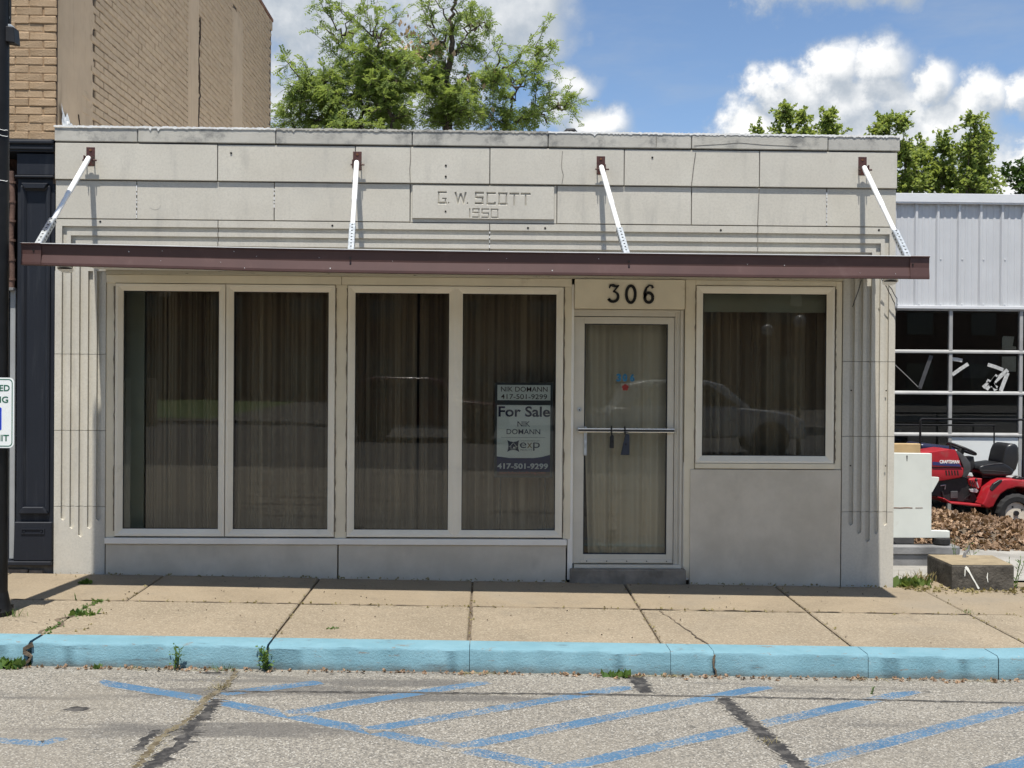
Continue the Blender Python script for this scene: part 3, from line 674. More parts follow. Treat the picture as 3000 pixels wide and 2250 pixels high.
for x, z in ((-3.255, 2.988), (-1.32, 2.975), (.325, 2.972), (.47, 2.972), (1.96, 2.97), (3.31, 2.985)): hole(x, z, .009, .0025)
for z in (1.62, .98): hole(3.085, z, .006, .002); hole(3.385, z, .006, .002)
MB().tube([(-2.80, .0022, 3.14), (-2.80, .007, 3.14)], .048, 18).build('round_patch', 'limestone', bld)
# white mortar crumbs in a few joints
def crumbs(x, z0, z1, y):
    mb = MB()
    z = z0
    while z < z1:
        h = random.uniform(.01, .03); mb.box(x-.004, x+.004, y, y+.01, z, z+h); z += h+random.uniform(.002, .03)
    mb.build('joint_mortar', 'membrane', bld, kind='stuff')
crumbs(-2.954, 3.02, 3.30, -.0005); crumbs(-1.808, 3.12, 3.29, -.0005); crumbs(2.861, 3.02, 3.28, -.0005); crumbs(0.002, 2.80, 2.96, 0)
# base panels under the windows
def zf(x): return z_walk(x, 0)-.06
for a, b in ((-3.195, -1.262), (-1.250, .665)):
    MB().prism([(a, zf(a)), (b, zf(b)), (b, .292), (a, .292)], -.002, .12).build('base_panel', 'base_stone', bld, .003)
MB().prism([(1.715, zf(1.7)), (3.002, zf(3.0)), (3.002, .943), (1.715, .943)], -.004, .12).build('base_panel', 'base_stone', bld, .003)
MB().box(-3.2, .67, .10, .16, -.1, .30).build('mortar_core', 'mortar_dark', bld); MB().box(1.69, 3.01, .10, .16, -.1, .95).build('mortar_core', 'mortar_dark', bld)

# ---- timber trim round the glazing
def trim(x0, x1, z0, z1, y=.004, mat='cream_paint', name='trim_board'): return bx(name, mat, bld, x0, x1, y, y+.06, z0, z1, .003)
trim(-3.203, -3.128, .345, 2.50, .010); trim(-1.287, -1.188, .345, 2.478, .006); trim(.638, .70, .345, 2.478, .006)
trim(-3.203, -1.240, 2.479, 2.548, .000); trim(-1.237, .70, 2.479, 2.548, .002)
bx('window_sill', 'sill_paint', bld, -3.200, .672, -.022, .07, .294, .344, .004)
trim(.678, .722, -.0, 2.50, .010, 'sill_paint'); 
trim(1.664, 1.752, .02, 2.548, .006); trim(2.950, 3.006, .945, 2.548, .012); trim(1.753, 2.949, 2.502, 2.548, .008)
bx('window_sill', 'cream_paint', bld, 1.755, 2.949, -.010, .07, .950, .994, .003)
trim(1.66, 1.714, -.0, 1.0, .012, 'sill_paint')
bx('flashing', 'peeling_paint', bld, -3.203, 3.006, -.012, .05, 2.549, 2.590, .002)
def caulk(x, z0, z1):
    n = 40; MB().ribbon([(x+random.uniform(-.004, .004), z0+(z1-z0)*i/n, random.choice((.004, .006, .009, .013)) ) for i in range(n+1)], .008, -.0005, .012).build('caulk_line', 'caulk', bld)
for x, a, b in ((-3.131, .4, 2.45), (-1.286, .4, 2.45), (-1.190, .4, 2.45), (.6385, .4, 2.46), (1.754, 1.0, 2.48), (2.948, 1.0, 2.48)): caulk(x, a, b)
PROF = [(0, .045), (0, .024), (.010, .016), (.043, -.004), (.058, -.006), (.0605, -.004), (.0605, .045)]
PROFN = [(0, .045), (0, .024), (.010, .016), (.038, -.002), (.056, -.004), (.0585, -.002), (.0585, .045)]
def window(x0, x1, z0, z1):
    w = MB().frame(x0, x1, z0, z1, PROF if x1-x0 > 1 else PROFN).build('window', 'white_vinyl', bld)
    MB().frame(x0+.006, x1-.006, z0+.006, z1-.006, [(0, .034), (0, .0285), (.008, .0285), (.008, .034)]).build('gasket', 'black_plastic', w)
    bx('pane', 'glass', w, x0-.005, x1+.005, .0315, .0375, z0-.005, z1+.005)
GW_ = [(-3.065, -2.268), (-2.144, -1.350), (-1.126, -.335), (-.220, .572)]
for a, b in GW_: window(a, b, .416, 2.415)
window(1.818, 2.876, 1.058, 2.436)
# interior reveals
MB().box(-3.2, -3.125, .05, .45, .30, 2.5).build('window_reveal', 'interior_paint', bld); MB().box(-3.2, .70, .05, .36, .26, .335).build('window_board', 'interior_paint', bld)
MB().box(-3.2, .70, .05, .44, 2.49, 2.52).build('window_reveal', 'interior_paint', bld); MB().box(.665, .72, .05, .5, .3, 2.5).build('window_reveal', 'interior_paint', bld)
MB().box(1.70, 1.752, .06, .5, .9, 2.5).build('window_reveal', 'interior_paint', bld); MB().box(2.95, 3.0, .06, .5, .9, 2.5).build('window_reveal', 'interior_paint', bld)
MB().box(1.74, 2.95, .06, .44, .90, .96).build('window_board', 'interior_paint', bld); MB().box(1.74, 2.95, .12, .15, 2.285, 2.50).build('window_valance', 'interior_paint', bld)

# ---- door
bx('transom_panel', 'cream_paint', bld, .724, 1.655, -.022, .05, 2.296, 2.545, .004)
MB().box(.700, .718, .028, .10, .10, 2.296).box(1.584, 1.660, .028, .10, .10, 2.296).box(.718, 1.584, .028, .10, 2.236, 2.296).build('door_frame', 'aluminium', bld, .003)
MB().box(1.600, 1.610, .016, .03, .10, 2.27).box(1.628, 1.645, .010, .03, .10, 2.29).box(.715, 1.626, .018, .03, 2.272, 2.29).build('door_stop', 'aluminium', bld, .002)
dr = MB().box(.722, .814, .040, .085, .135, 2.230).box(1.524, 1.580, .040, .085, .135, 2.230).box(.814, 1.524, .040, .085, 2.172, 2.230).box(.814, 1.524, .040, .085, .135, .212).build('door', 'aluminium', bld, .002)
bx('pane', 'door_glass', dr, .812, 1.526, .060, .066, .21, 2.174)
MB().frame(.814, 1.524, .212, 2.172, [(-.010, .058), (-.010, .050), (0, .046), (0, .058)]).build('gasket', 'black_plastic', dr)
bx('door_sweep', 'aluminium', dr, .79, 1.572, .030, .042, .140, .170, .003)
for i in range(5): MB().tube([(.845+i*.17, .0265, .156), (.845+i*.17, .032, .156)], .005, 8).build('screw', 'hole', dr)
bar_z = 1.268
MB().box(.757, 1.578, -.02, .000, bar_z-.018, bar_z+.018).build('push_bar', 'chrome', dr, .006, seg=2)
MB().box(.761, 1.574, -.0215, -.019, bar_z-.006, bar_z+.006).build('bar_groove', 'black_plastic', dr)
MB().box(.757, .775, 0, .045, bar_z-.02, bar_z+.02).build('bar_mount', 'zinc', dr, .002); MB().box(1.560, 1.578, 0, .045, bar_z-.02, bar_z+.02).build('bar_mount', 'zinc', dr, .002)
MB().box(.813, .838, .012, .042, bar_z-.215, bar_z+.03).build('pull_plate', 'zinc', dr, .003)
MB().tube([(.774, .026, 1.442), (.774, .042, 1.442)], .019, 18).build('lock_cylinder', 'zinc', dr, .002); MB().tube([(.774, .024, 1.439), (.774, .027, 1.439)], .006, 8).build('keyhole', 'hole', dr)
bx('threshold', 'step_concrete', bld, .70, 1.675, -.07, .14, -.08, .100, .006); bx('threshold_plate', 'aluminium', bld, .735, 1.645, -.01, .10, .1005, .128, .003)
# house number over the door: three brush-script digits
def digit(strokes, ox, oz, h):
    mb = MB()
    for st in strokes: mb.ribbon([(ox+x*h, oz+z*h, w*h) for x, z, w in st], .01, -.0335, -.0215)
    mb.build('house_number', 'number_black', bld)
def arc(cx, cz, rx, rz, a0, a1, n, w0, w1, wm=None):
    out = []
    for i in range(n+1):
        t = i/n; a = R(a0+(a1-a0)*t); w = w0+(w1-w0)*t
        if wm: w = wm+(w-wm)*abs(2*t-1)
        out.append((cx+rx*math.cos(a), cz+rz*math.sin(a), w))
    return out
H = .158; Zn = 2.345
digit([[(.04, .78, .05), (.09, .93, .12), (.22, .93, .15), (.40, .88, .13), (.56, .93, .05)], [(.54, .92, .06), (.26, .60, .09)],
       arc(.24, .33, .27, .27, 92, -150, 16, .08, .16, .15), [(.0, .22, .16), (.06, .14, .12)]], 1.008, Zn, H)
digit([arc(.30, .49, .24, .45, 0, 360, 26, .15, .15, .15)], 1.148, Zn-.004, H)
digit([arc(.30, .29, .215, .26, 0, 360, 22, .15, .15), [(.52, .80, .14), (.46, .93, .10), (.32, .95, .09), (.16, .80, .12), (.08, .52, .15), (.10, .28, .14)]], 1.300, Zn, H)

# ================================================================== CURTAINS (hang inside, each a thing)
def curtain(name, label, x0, x1, z0, z1, y, mat, n_fold, amp, gather=None, seed=1, group=None):
    r = random.Random(seed); N = 150; M = 10; v = []; f = []
    ph = [r.uniform(0, 6.28) for _ in range(6)]; fr = [n_fold*r.uniform(.7, 1.4) for _ in range(4)]
    for j in range(M+1):
        tz = j/M; z = z1+(z0-z1)*tz
        for i in range(N+1):
            t = i/N; x = x0+(x1-x0)*t
            if gather: x = x0+(x1-x0)*t+gather(t, tz)
            s = math.sin(2*math.pi*n_fold*t+ph[0]+.8*math.sin(2*math.pi*fr[0]*.3*t+ph[1]))
            s = s*abs(s)**.3*.75+.45*math.sin(2*math.pi*fr[1]*1.7*t+ph[2]+tz*.6)+.2*math.sin(2*math.pi*fr[2]*3.3*t+ph[3])
            v.append((x, y+amp*s*(.75+.35*tz), z))
    for j in range(M):
        for i in range(N): f.append((j*(N+1)+i, j*(N+1)+i+1, (j+1)*(N+1)+i+1, (j+1)*(N+1)+i))
    n = len(v); v += [(a, b+.004, c) for a, b, c in v]; f += [tuple(q+n for q in reversed(k)) for k in f]
    MB().add(v, f).build(name, mat, None, smooth=True, label=label, cat='curtain', group=group, recalc=False)
G = 'brown drapes behind the shop windows'
MB().box(-3.12, -2.965, .26, .29, .33, 2.49).build('window_return', 'interior_paint', bld)
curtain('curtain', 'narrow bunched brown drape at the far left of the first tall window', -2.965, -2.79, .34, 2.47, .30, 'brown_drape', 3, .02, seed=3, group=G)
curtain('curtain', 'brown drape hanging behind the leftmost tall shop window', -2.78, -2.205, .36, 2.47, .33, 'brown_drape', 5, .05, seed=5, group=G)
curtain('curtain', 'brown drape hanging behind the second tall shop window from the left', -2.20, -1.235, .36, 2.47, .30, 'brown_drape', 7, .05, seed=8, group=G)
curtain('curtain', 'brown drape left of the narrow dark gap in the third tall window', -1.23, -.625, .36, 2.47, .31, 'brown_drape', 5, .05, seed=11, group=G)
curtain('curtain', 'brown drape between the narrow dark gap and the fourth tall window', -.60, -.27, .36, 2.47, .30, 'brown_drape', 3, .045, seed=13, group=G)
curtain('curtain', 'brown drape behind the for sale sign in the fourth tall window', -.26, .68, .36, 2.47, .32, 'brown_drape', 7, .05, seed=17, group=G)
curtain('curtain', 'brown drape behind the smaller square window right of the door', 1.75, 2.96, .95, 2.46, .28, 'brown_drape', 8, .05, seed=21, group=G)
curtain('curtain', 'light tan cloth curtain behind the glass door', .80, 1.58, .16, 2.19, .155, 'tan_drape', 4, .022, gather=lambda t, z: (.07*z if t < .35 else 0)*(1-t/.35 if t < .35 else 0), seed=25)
MB().box(.70, 1.70, .9, 1.0, 0.03, 2.5).build('inner_screen', 'interior_dark', bld)

# ================================================================== FOR SALE SIGN behind the fourth window, facing the street
sg = thing('sale_sign', 'white and navy FOR SALE sign standing inside the fourth tall window', 'sign', (.30, .10, .34))
SX = lambda p: .076+(p-480)*.000662                        # sign layout units -> metres
SZ = lambda p: 1.646-(p-213)*.000651
bx('sign_panel', 'paper_white', sg, SX(480), SX(1163), .098, .101, SZ(1165), SZ(475))
bx('name_panel', 'paper_white', sg, SX(482), SX(1163), .098, .101, SZ(412), SZ(213))
MB().frame(SX(478), SX(1166), SZ(1390), SZ(211), [(0, .108), (0, .096), (.020, .096), (.020, .108)]).build('sign_frame', 'clear_sheet', sg)
bx('sign_backing', 'clear_sheet', sg, SX(470), SX(1172), .1025, .106, SZ(1420), SZ(190))
MB().prism([(SX(480), SZ(1390)), (SX(1163), SZ(1390)), (SX(1163), SZ(1122)), (SX(1060), SZ(1150)), (SX(930), SZ(1168)), (SX(800), SZ(1172)), (SX(640), SZ(1165)), (SX(480), SZ(1145))], .0955, .0975).build('sign_band', 'print_navy', sg)
MB().box(SX(480), SX(1163), .0945, .0955, SZ(1395), SZ(1345)).build('sign_strip', 'ink_brown', sg)
def st_(body, x0, x1, y0, y1, mat, bold=0.0): text(body, SX(x0), SX(x1), SZ(y1), SZ(y0), .0965, mat, sg, bold=bold)
st_('NIK DOMANN', 527, 1125, 235, 300, 'ink_brown', .004); st_('417-501-9299', 527, 1120, 332, 396, 'ink_brown', .004)
st_('For Sale', 497, 1160, 490, 628, 'ink_navy', .022); st_('NIK', 742, 905, 685, 755, 'ink_navy', .006); st_('DOMANN', 603, 1035, 788, 855, 'ink_navy', .006)
bx('rule', 'ink_grey', sg, SX(535), SX(1100), .0955, .0975, SZ(899), SZ(895))
st_('SPONSORED BY', 782, 1028, 933, 948, 'ink_grey'); st_('e', 775, 858, 962, 1035, 'ink_navy', .0); st_('x', 866, 935, 965, 1035, 'ink_gold'); st_('p', 945, 1032, 962, 1068, 'ink_navy'); st_('REALTY', 782, 935, 1048, 1068, 'ink_grey'); 
text('417-501-9299', SX(485), SX(1138), SZ(1308), SZ(1235), .0945, 'print_white', sg, bold=.03); text('ozarkslandandliving.com', SX(515), SX(1105), SZ(1378), SZ(1340), .0935, 'print_red', sg)
def emblem():
    pts = []
    for (cxp, cyp) in ((612, 930), (690, 955), (768, 930)): pts.append((cxp, cyp))
    out = [(612, 932), (650, 950), (690, 956), (730, 950), (768, 932), (756, 970), (752, 1008), (756, 1046), (768, 1086), (730, 1066), (690, 1060), (650, 1066), (612, 1086), (624, 1046), (628, 1008), (624, 970)]
    MB().prism([(SX(a), SZ(b)) for a, b in out][::-1], .0955, .0975).build('emblem', 'ink_navy', sg)
    MB().ribbon([(SX(640), SZ(1022)), (SX(690), SZ(965)), (SX(740), SZ(1022))], .004, .0945, .0954).build('emblem_roof', 'paper_white', sg)
    MB().ribbon([(SX(660), SZ(1012)), (SX(660), SZ(1048)), (SX(722), SZ(1048)), (SX(722), SZ(1012))], .0035, .0945, .0954).build('emblem_house', 'paper_white', sg)
    MB().box(SX(690), SX(712), .0945, .0954, SZ(1040), SZ(1020)).build('emblem_window', 'paper_white', sg)
emblem()
sg.location.y -= .045
MB().box(SX(520), SX(535), .10, .106, .34, SZ(1400)).box(SX(1095), SX(1110), .10, .106, .34, SZ(1400)).build('sign_leg', 'clear_sheet', sg)

# door stickers and lock boxes
def blobtext(body, x0, x1, z0, z1, y, mat, parent, bold): return text(body, x0, x1, z0, z1, y, mat, parent, name='digit_decal', bold=bold)
dc = thing('number_decal', 'small blue 306 number decal stuck on the door glass', 'decal', (1.18, .06, 1.66))
for ch, a, b in (('3', 1.089, 1.129), ('0', 1.143, 1.182), ('6', 1.206, 1.244)): blobtext(ch, a, b, 1.681, 1.748, .0595, 'sticker_blue', dc, .05)
fl = MB()
for k in range(5):
    a = 2*math.pi*k/5+.3; fl.tube([(1.166+.016*math.cos(a), .0585, 1.631+.016*math.sin(a)), (1.166+.016*math.cos(a), .0598, 1.631+.016*math.sin(a))], .014, 10)
fl.tube([(1.166, .058, 1.631), (1.166, .0596, 1.631)], .010, 10)
fl.build('flower_decal', 'sticker_red', None, label='small red flower sticker below the blue 306 on the door glass', cat='sticker')
def lockbox(name, label, x, w, zt, zb, mat, slant):
    t = thing(name, label, 'lock box', (x, -.03, zb))
    body = [(x-w/2, zb), (x+w/2, zb), (x+w/2*.96, zt-.01), (x+w*.12, zt), (x-w/2*(1-slant), zt-.03*slant-.008)]
    MB().prism(body, -.055, -.022).build('body', mat, t, .006, seg=2)
    MB().tube([(x, -.038, zt-.01), (x, -.036, bar_z+.024), (x, -.01, bar_z+.033), (x, .012, bar_z+.022), (x, .012, bar_z-.02)], .0055, 8).build('shackle', 'black_plastic', t)
    MB().tube([(x+.004, -.0565, (zt+zb)/2), (x+.004, -.055, (zt+zb)/2)], .009, 10).build('dial', 'hole', t)
lockbox('lock_box', 'slim black lock box hanging from the left of the door bar', 1.042, .036, bar_z-.035, bar_z-.148, 'black_plastic', .2)
lockbox('lock_box', 'larger blue grey lock box hanging at the middle of the door bar', 1.155, .075, bar_z-.022, bar_z-.205, 'lock_grey', .9)

# ================================================================== CANOPY
can = thing('canopy', 'dark brown metal canopy hung over the shopfront on four white rods', 'canopy', (0, -.6, 2.45))
def cz_bot(x): return np.interp(x, [-3.34, -1.6, 0, 3.20], [2.489, 2.458, 2.449, 2.447])
def cz_top(x): return np.interp(x, [-3.34, -1.6, 0, 3.20], [2.641, 2.622, 2.612, 2.609])
def fascia_prof(o, zt, zb):   # o outward 0..; returns (outward, z)
    h = zt-zb
    return [(.012, zt), (.012, zt-.006), (-.001, zt-.010), (-.011, zb+h*.50), (.004, zb+.020), (.004, zb+.004), (.0, zb), (-.026, zb), (-.026, zb+.006), (-.036, zb+h*.5), (-.035, zt)]
rings = []
for x in np.linspace(-3.34, 3.20, 27):
    rings.append([(x, -1.29-o, z+.0015*math.sin(x*2.3)) for o, z in fascia_prof(0, cz_top(x), cz_bot(x))])
MB().loft(rings).build('fascia', 'brown_metal', can)
for sx, xf, xw in ((-1, -3.34, -3.27), (1, 3.20, 3.27)):
    rings = []
    for y in np.linspace(-1.262, -.02, 6):
        t = (y+1.29)/1.29; x = xf+(xw-xf)*t
        rings.append([(x+sx*(o-.006), y, z) for o, z in fascia_prof(0, cz_top(xf)-.003, cz_bot(xf)+.003+.125*t)])
    MB().loft(rings).build('side_fascia', 'brown_metal', can)
    # folded corner cover
    rings = []
    for x in (xf-sx*.135, xf+sx*.006):
        rings.append([(x, -1.2965-max(o, -.004), z) for o, z in fascia_prof(0, cz_top(xf)+.003, cz_bot(xf)-.002)])
    MB().loft(rings).build('corner_cover', 'brown_metal', can)
top_edge = []
MB().loft([[(x, -1.305, cz_top(x)+.001), (x, -1.262, cz_top(x)+.001), (x, -1.262, cz_top(x)+.006), (x, -1.305, cz_top(x)+.006)] for x in np.linspace(-3.35, 3.21, 14)]).build('drip_edge', 'white_tube', can)
n_pan = 11
for k in range(n_pan):
    a = -3.30+k*(6.50/n_pan); b = a+6.50/n_pan-.002
    MB().add([(a, -1.25, 2.578), (b-.0, -1.25, 2.578), (b-.0+.06, -.03, 2.592), (a+.06, -.03, 2.592), (a, -1.25, 2.592), (b-.0, -1.25, 2.592), (b-.0+.06, -.03, 2.606), (a+.06, -.03, 2.606)],
             [(0, 3, 2, 1), (4, 5, 6, 7), (0, 1, 5, 4), (1, 2, 6, 5), (2, 3, 7, 6), (3, 0, 4, 7)]).build('deck_panel', 'deck_metal', can)
for k in range(n_pan+1):
    a = -3.30+k*(6.50/n_pan)
    if 0 < k < n_pan: MB().add([(a-.014, -1.25, 2.590), (a+.014, -1.25, 2.590), (a+.074, -.03, 2.604), (a+.046, -.03, 2.604), (a-.014, -1.25, 2.616), (a+.014, -1.25, 2.616), (a+.074, -.03, 2.630), (a+.046, -.03, 2.630)], [(0, 3, 2, 1), (4, 5, 6, 7), (0, 1, 5, 4), (1, 2, 6, 5), (2, 3, 7, 6), (3, 0, 4, 7)]).build('deck_seam', 'deck_metal', can)
MB().box(-3.26, 3.28, -.05, -.014, 2.596, 2.63).build('wall_channel', 'brown_metal', can)
for k in range(n_pan):  # white underside added below the deck to bounce light onto the shaded wall
    a = -3.30+k*(6.50/n_pan); b = a+6.50/n_pan-.003
    MB().add([(a, -1.25, 2.570), (b, -1.25, 2.570), (b+.06, -.03, 2.584), (a+.06, -.03, 2.584), (a, -1.25, 2.576), (b, -1.25, 2.576), (b+.06, -.03, 2.590), (a+.06, -.03, 2.590)], [(0, 3, 2, 1), (4, 5, 6, 7), (0, 1, 5, 4), (1, 2, 6, 5), (2, 3, 7, 6), (3, 0, 4, 7)]).build('bounce_soffit', 'white_tube', can)
rods = [(-3.330, 3.535, -3.262), (-1.112, 3.525, -1.005), (.935, 3.510, 1.008), (3.157, 3.530, 3.080)]
for i, (bxx, bz, cxx) in enumerate(rods):
    br = MB().box(bxx-.036, bxx+.036, -.020, -.0135, bz-.085, bz+.07).box(bxx-.036, bxx-.029, -.085, -.0195, bz-.08, bz-.01).box(bxx+.029, bxx+.036, -.085, -.0195, bz-.08, bz-.01).build('bracket', 'bracket_metal', can, .002)
    MB().tube([(bxx-.05, -.062, bz-.048), (bxx+.065, -.062, bz-.048)], .0075, 8).build('bolt', 'bracket_metal', br)
    MB().tube([(bxx, -.024, bz+.045), (bxx, -.019, bz+.045)], .011, 6).build('bolt_head', 'rust', br)
    p0 = Vector((bxx, -.062, bz-.03)); p1 = Vector((cxx, -1.225, float(cz_top(cxx))-.02)); d = (p1-p0).normalized()
    pm = p0+(p1-p0)*.72
    rd = MB().tube([p0, p0+(p1-p0)*.45, p0+(p1-p0)*.452, pm+d*.05], [.0215, .0215, .0185, .0185], 14).build('support_rod', 'white_tube', can, smooth=True)
    u = d.cross(Vector((1, 0, 0))).normalized(); s = d.cross(u).normalized(); q = .0235
    rings = [[pm+u*q+s*q, pm-u*q+s*q, pm-u*q-s*q, pm+u*q-s*q], [p1+u*q+s*q, p1-u*q+s*q, p1-u*q-s*q, p1+u*q-s*q]]
    slv = MB().loft(rings).build('sleeve', 'zinc', rd, .004)
    hb = MB(); Ls = (p1-pm).length; nh = 9
    for k in range(nh):
        c = pm+(p1-pm)*((k+.5)/nh)
        for sgn, nrm in ((1, u), (-1, u), (1, s), (-1, s)):
            if abs(nrm.x) > .5 or True:
                hb.tube([c+nrm*sgn*(q-.001), c+nrm*sgn*(q+.0012)], .0072, 8)
    hb.build('perforation', 'hole', rd, kind='stuff')
    MB().tube([p1-d*.05-s*.05, p1-d*.05+s*.05], .006, 6).build('pin', 'rust', rd)
    hz = float(cz_bot(cxx)); hx = cxx+.004
    for dz_ in (.060, .105): MB().tube([(hx, -1.2985 if dz_ > .08 else -1.285, hz+dz_), (hx, -1.272, hz+dz_)], .0065, 8).build('fascia_hole', 'hole', can)
for x in (-3.08, 2.965):
    zd = float(cz_bot(x))-.010
    MB().tube([(x, -1.17, 2.60), (x, -1.17, zd+.01), (x, -1.175, zd)], [.05, .05, .058], 18).build('drain_outlet', 'white_tube', can, smooth=True)
    MB().tube([(x, -1.175, zd-.0015), (x, -1.175, zd-.0005)], .049, 18).build('drain_mouth', 'hole', can)
# chips of paint on the fascia
for k in range(18):
    x = random.uniform(-3.2, 3.1); zb = float(cz_bot(x)); z = zb+random.uniform(.02, .145); h = float(cz_top(x))-zb
    o = np.interp(z, [zb+.02, zb+h*.5, zb+h-.01], [.004, -.011, -.001]); r = random.choice((.002, .0025, .003, .0045))
    MB().tube([(x, -1.29-o-.0016, z), (x, -1.29-o+.003, z)], r, 6).build('paint_chip', 'membrane', can)
# loose cable at the right hand pilaster
for pts in ([(3.155, -.02, 2.56), (3.13, -.015, 2.46), (3.10, -.012, 2.38), (3.085, -.01, 2.33)], [(3.31, -.06, 2.57), (3.36, -.05, 2.50), (3.40, -.04, 2.43), (3.44, -.03, 2.36), (3.452, -.02, 2.30)], [(3.33, -.06, 2.57), (3.40, -.06, 2.48), (3.45, -.05, 2.40), (3.456, -.03, 2.28)]):
    P = [Vector(p) for p in pts]; fine = []
    for i in range(len(P)-1):
        for k in range(4): fine.append(P[i].lerp(P[i+1], k/4)+Vector((0, 0, -.006*math.sin(math.pi*k/4))))
    fine.append(P[-1]); MB().tube(fine, .0035, 6).build('cable', 'black_plastic', can)

# ================================================================== BRICK BUILDING (left)
bb = thing('brick_building', 'tan painted brick building with a taupe side wall and black iron column', 'building', (-3.9, 0, 0))
BL, BH, CO = .225, .060, .0690
XC = -3.618                                     # corner line of the building
MB().box(-9, XC-.012, .000, 8.66, 3.665, 7.55).build('wall_core', 'mortar_tan', bb)
MB().box(XC-.03, XC+.002, .003, 8.665, 3.3, 7.56).build('side_wall_core', 'mortar_taupe', bb)
MB().box(-9, XC-.02, .35, 8.6, -.3, 3.664).build('lower_wall', 'red_brick_far', bb)
MB().box(-9, XC-.02, .3, 8.6, 7.45, 7.55).build('roof', 'roof_black', bb)
def brick_mesh(lx, ly, lz, seed):
    r = random.Random(seed); mb = MB().box(-lx/2, lx/2, -ly/2, ly/2, -lz/2, lz/2); me = bpy.data.meshes.new('brick'); me.from_pydata(mb.v, [], mb.f)
    bm = bmesh.new(); bm.from_mesh(me); bmesh.ops.recalc_face_normals(bm, faces=bm.faces); bmesh.ops.bevel(bm, geom=bm.edges[:], offset=.006, segments=1, affect='EDGES', clamp_overlap=True)
    for v in bm.verts: v.co += Vector((r.uniform(-.003, .003), r.uniform(-.0025, .0025), r.uniform(-.003, .003)))
    bm.to_mesh(me); bm.free(); return me
front_meshes = [brick_mesh(BL-.005, .05, BH+.005, k) for k in range(6)]; half_front = [brick_mesh(BL*.46, .05, BH+.003, k+20) for k in range(3)]
side_meshes = [brick_mesh(.05, .208, BH-.003, k+40) for k in range(6)]
for q, mt in ((front_meshes+half_front, 'tan_brick'), (side_meshes, 'taupe_brick')):
    for me in q: me.materials.append(MATS[mt])
def rest(list_, name, mat, parent):
    mb = MB()
    for me, p in list_:
        n = len(mb.v); mb.v += [(v.co.x+p[0], v.co.y+p[1], v.co.z+p[2]) for v in me.vertices]; mb.f += [tuple(i+n for i in pl.vertices) for pl in me.polygons]
    mb.build(name, mat, parent, kind='stuff', recalc=False)
more = []
for c in range(56):
    z = 3.70+c*CO; off = 0 if c % 2 == 0 else BL*.5
    x = XC-.004-off+ (0 if c % 2 == 0 else 0)
    if c % 2: 
        p = (XC-.004-BL*.23, .018+random.uniform(-.003, .003), z)
        me = random.choice(half_front)
        (link('brick', me, None, bb, mw=Matrix.Translation(Vector(p))) if z < 5.05 else more.append((me, p)))
    k = 0
    while x-BL*(k+1) > -7:
        p = (x-BL*(k+.5)-.001, .018+random.uniform(-.004, .004), z+random.uniform(-.002, .002)); me = random.choice(front_meshes)
        if p[0] > -4.35 and z < 5.05: link('brick', me, None, bb, mw=Matrix.Translation(Vector(p)) @ Matrix.Rotation(random.uniform(-.008, .008), 4, 'Y'))
        else: more.append((me, p))
        k += 1
rest(more, 'far_bricks', 'tan_brick', bb)
cand = []
for c in range(58):
    z = 3.575+c*CO; y = .60+(0 if c % 2 else .105)
    while y < 8.55:
        if not (3.86 < y < 4.22) and not (6.05 < y < 6.55 and z < 6.95-.9*(y-6.05)) and not (y < .80 and (z < 4.0 or random.random() < .6)):
            zmax = 1.7+.356*(y+9)
            cand.append(((9+y)**2 if z < zmax else 1e9, (XC+.0205-.026+random.uniform(-.003, .003), y, z+random.uniform(-.002, .002))))
        y += .2165
cand.sort(key=lambda t: t[0]); more = []
for k, (w, p) in enumerate(cand):
    me = random.choice(side_meshes)
    if k < 300: link('brick', me, None, bb, mw=Matrix.Translation(Vector(p)) @ Matrix.Rotation(random.uniform(-.01, .01), 4, 'X'))
    else: more.append((me, p))
rest(more, 'far_bricks', 'taupe_brick', bb)
def rough_slab(name, y0, y1, z0, z1, x, mat, amp=.004, edge=.03, sub=None):
    ny, nz = max(3, int((y1-y0)/.05)), max(6, int((z1-z0)/.07)); v = []; f = []
    for j in range(nz+1):
        for i in range(ny+1):
            y = y0+(y1-y0)*i/ny; z = z0+(z1-z0)*j/nz
            if i == ny: y += random.uniform(-edge, edge*.4)
            v.append((x+(random.uniform(-amp, amp) if 0 < i < ny else -.012), y, z))
    for j in range(nz):
        for i in range(ny): f.append((j*(ny+1)+i, j*(ny+1)+i+1, (j+1)*(ny+1)+i+1, (j+1)*(ny+1)+i))
    return MB().add(v, f).build(name, mat, bb, smooth=True, recalc=False)
rough_slab('plaster_patch', .0, .80, 3.55, 7.5, XC+.0175, 'taupe_plaster', .006, .07)
rough_slab('plaster_pilaster', 3.80, 4.26, 3.5, 7.5, XC+.030, 'taupe_plaster', .003, .02)
rough_slab('plaster_pilaster', 5.98, 6.6, 3.5, 6.85, XC+.026, 'taupe_plaster', .003, .01)
MB().ribbon([(4.235+random.uniform(-.025, .025), 3.6+i*.1, random.uniform(.015, .05)) for i in range(24)], .03, XC-.004, XC+.009).build('crack', 'hole', bb) if False else None
cr = MB()
P = [(4.25+.03*math.sin(i*.5)+random.uniform(-.035, .035), 3.55+i*.06) for i in range(44)]
for a, b in zip(P[:-1], P[1:]):
    w0 = random.choice((.002, .003, .006, .016)); cr.prism([(a[0], a[1]), (a[0]+w0, a[1]), (b[0]+w0, b[1]), (b[0], b[1])], XC-.01, XC+.036, 'x')
cr.build('crack', 'mortar_taupe', bb)
cr = MB(); P = [(.42+.02*math.sin(i*.7)+random.uniform(-.01, .01), 3.8+i*.03) for i in range(7)]
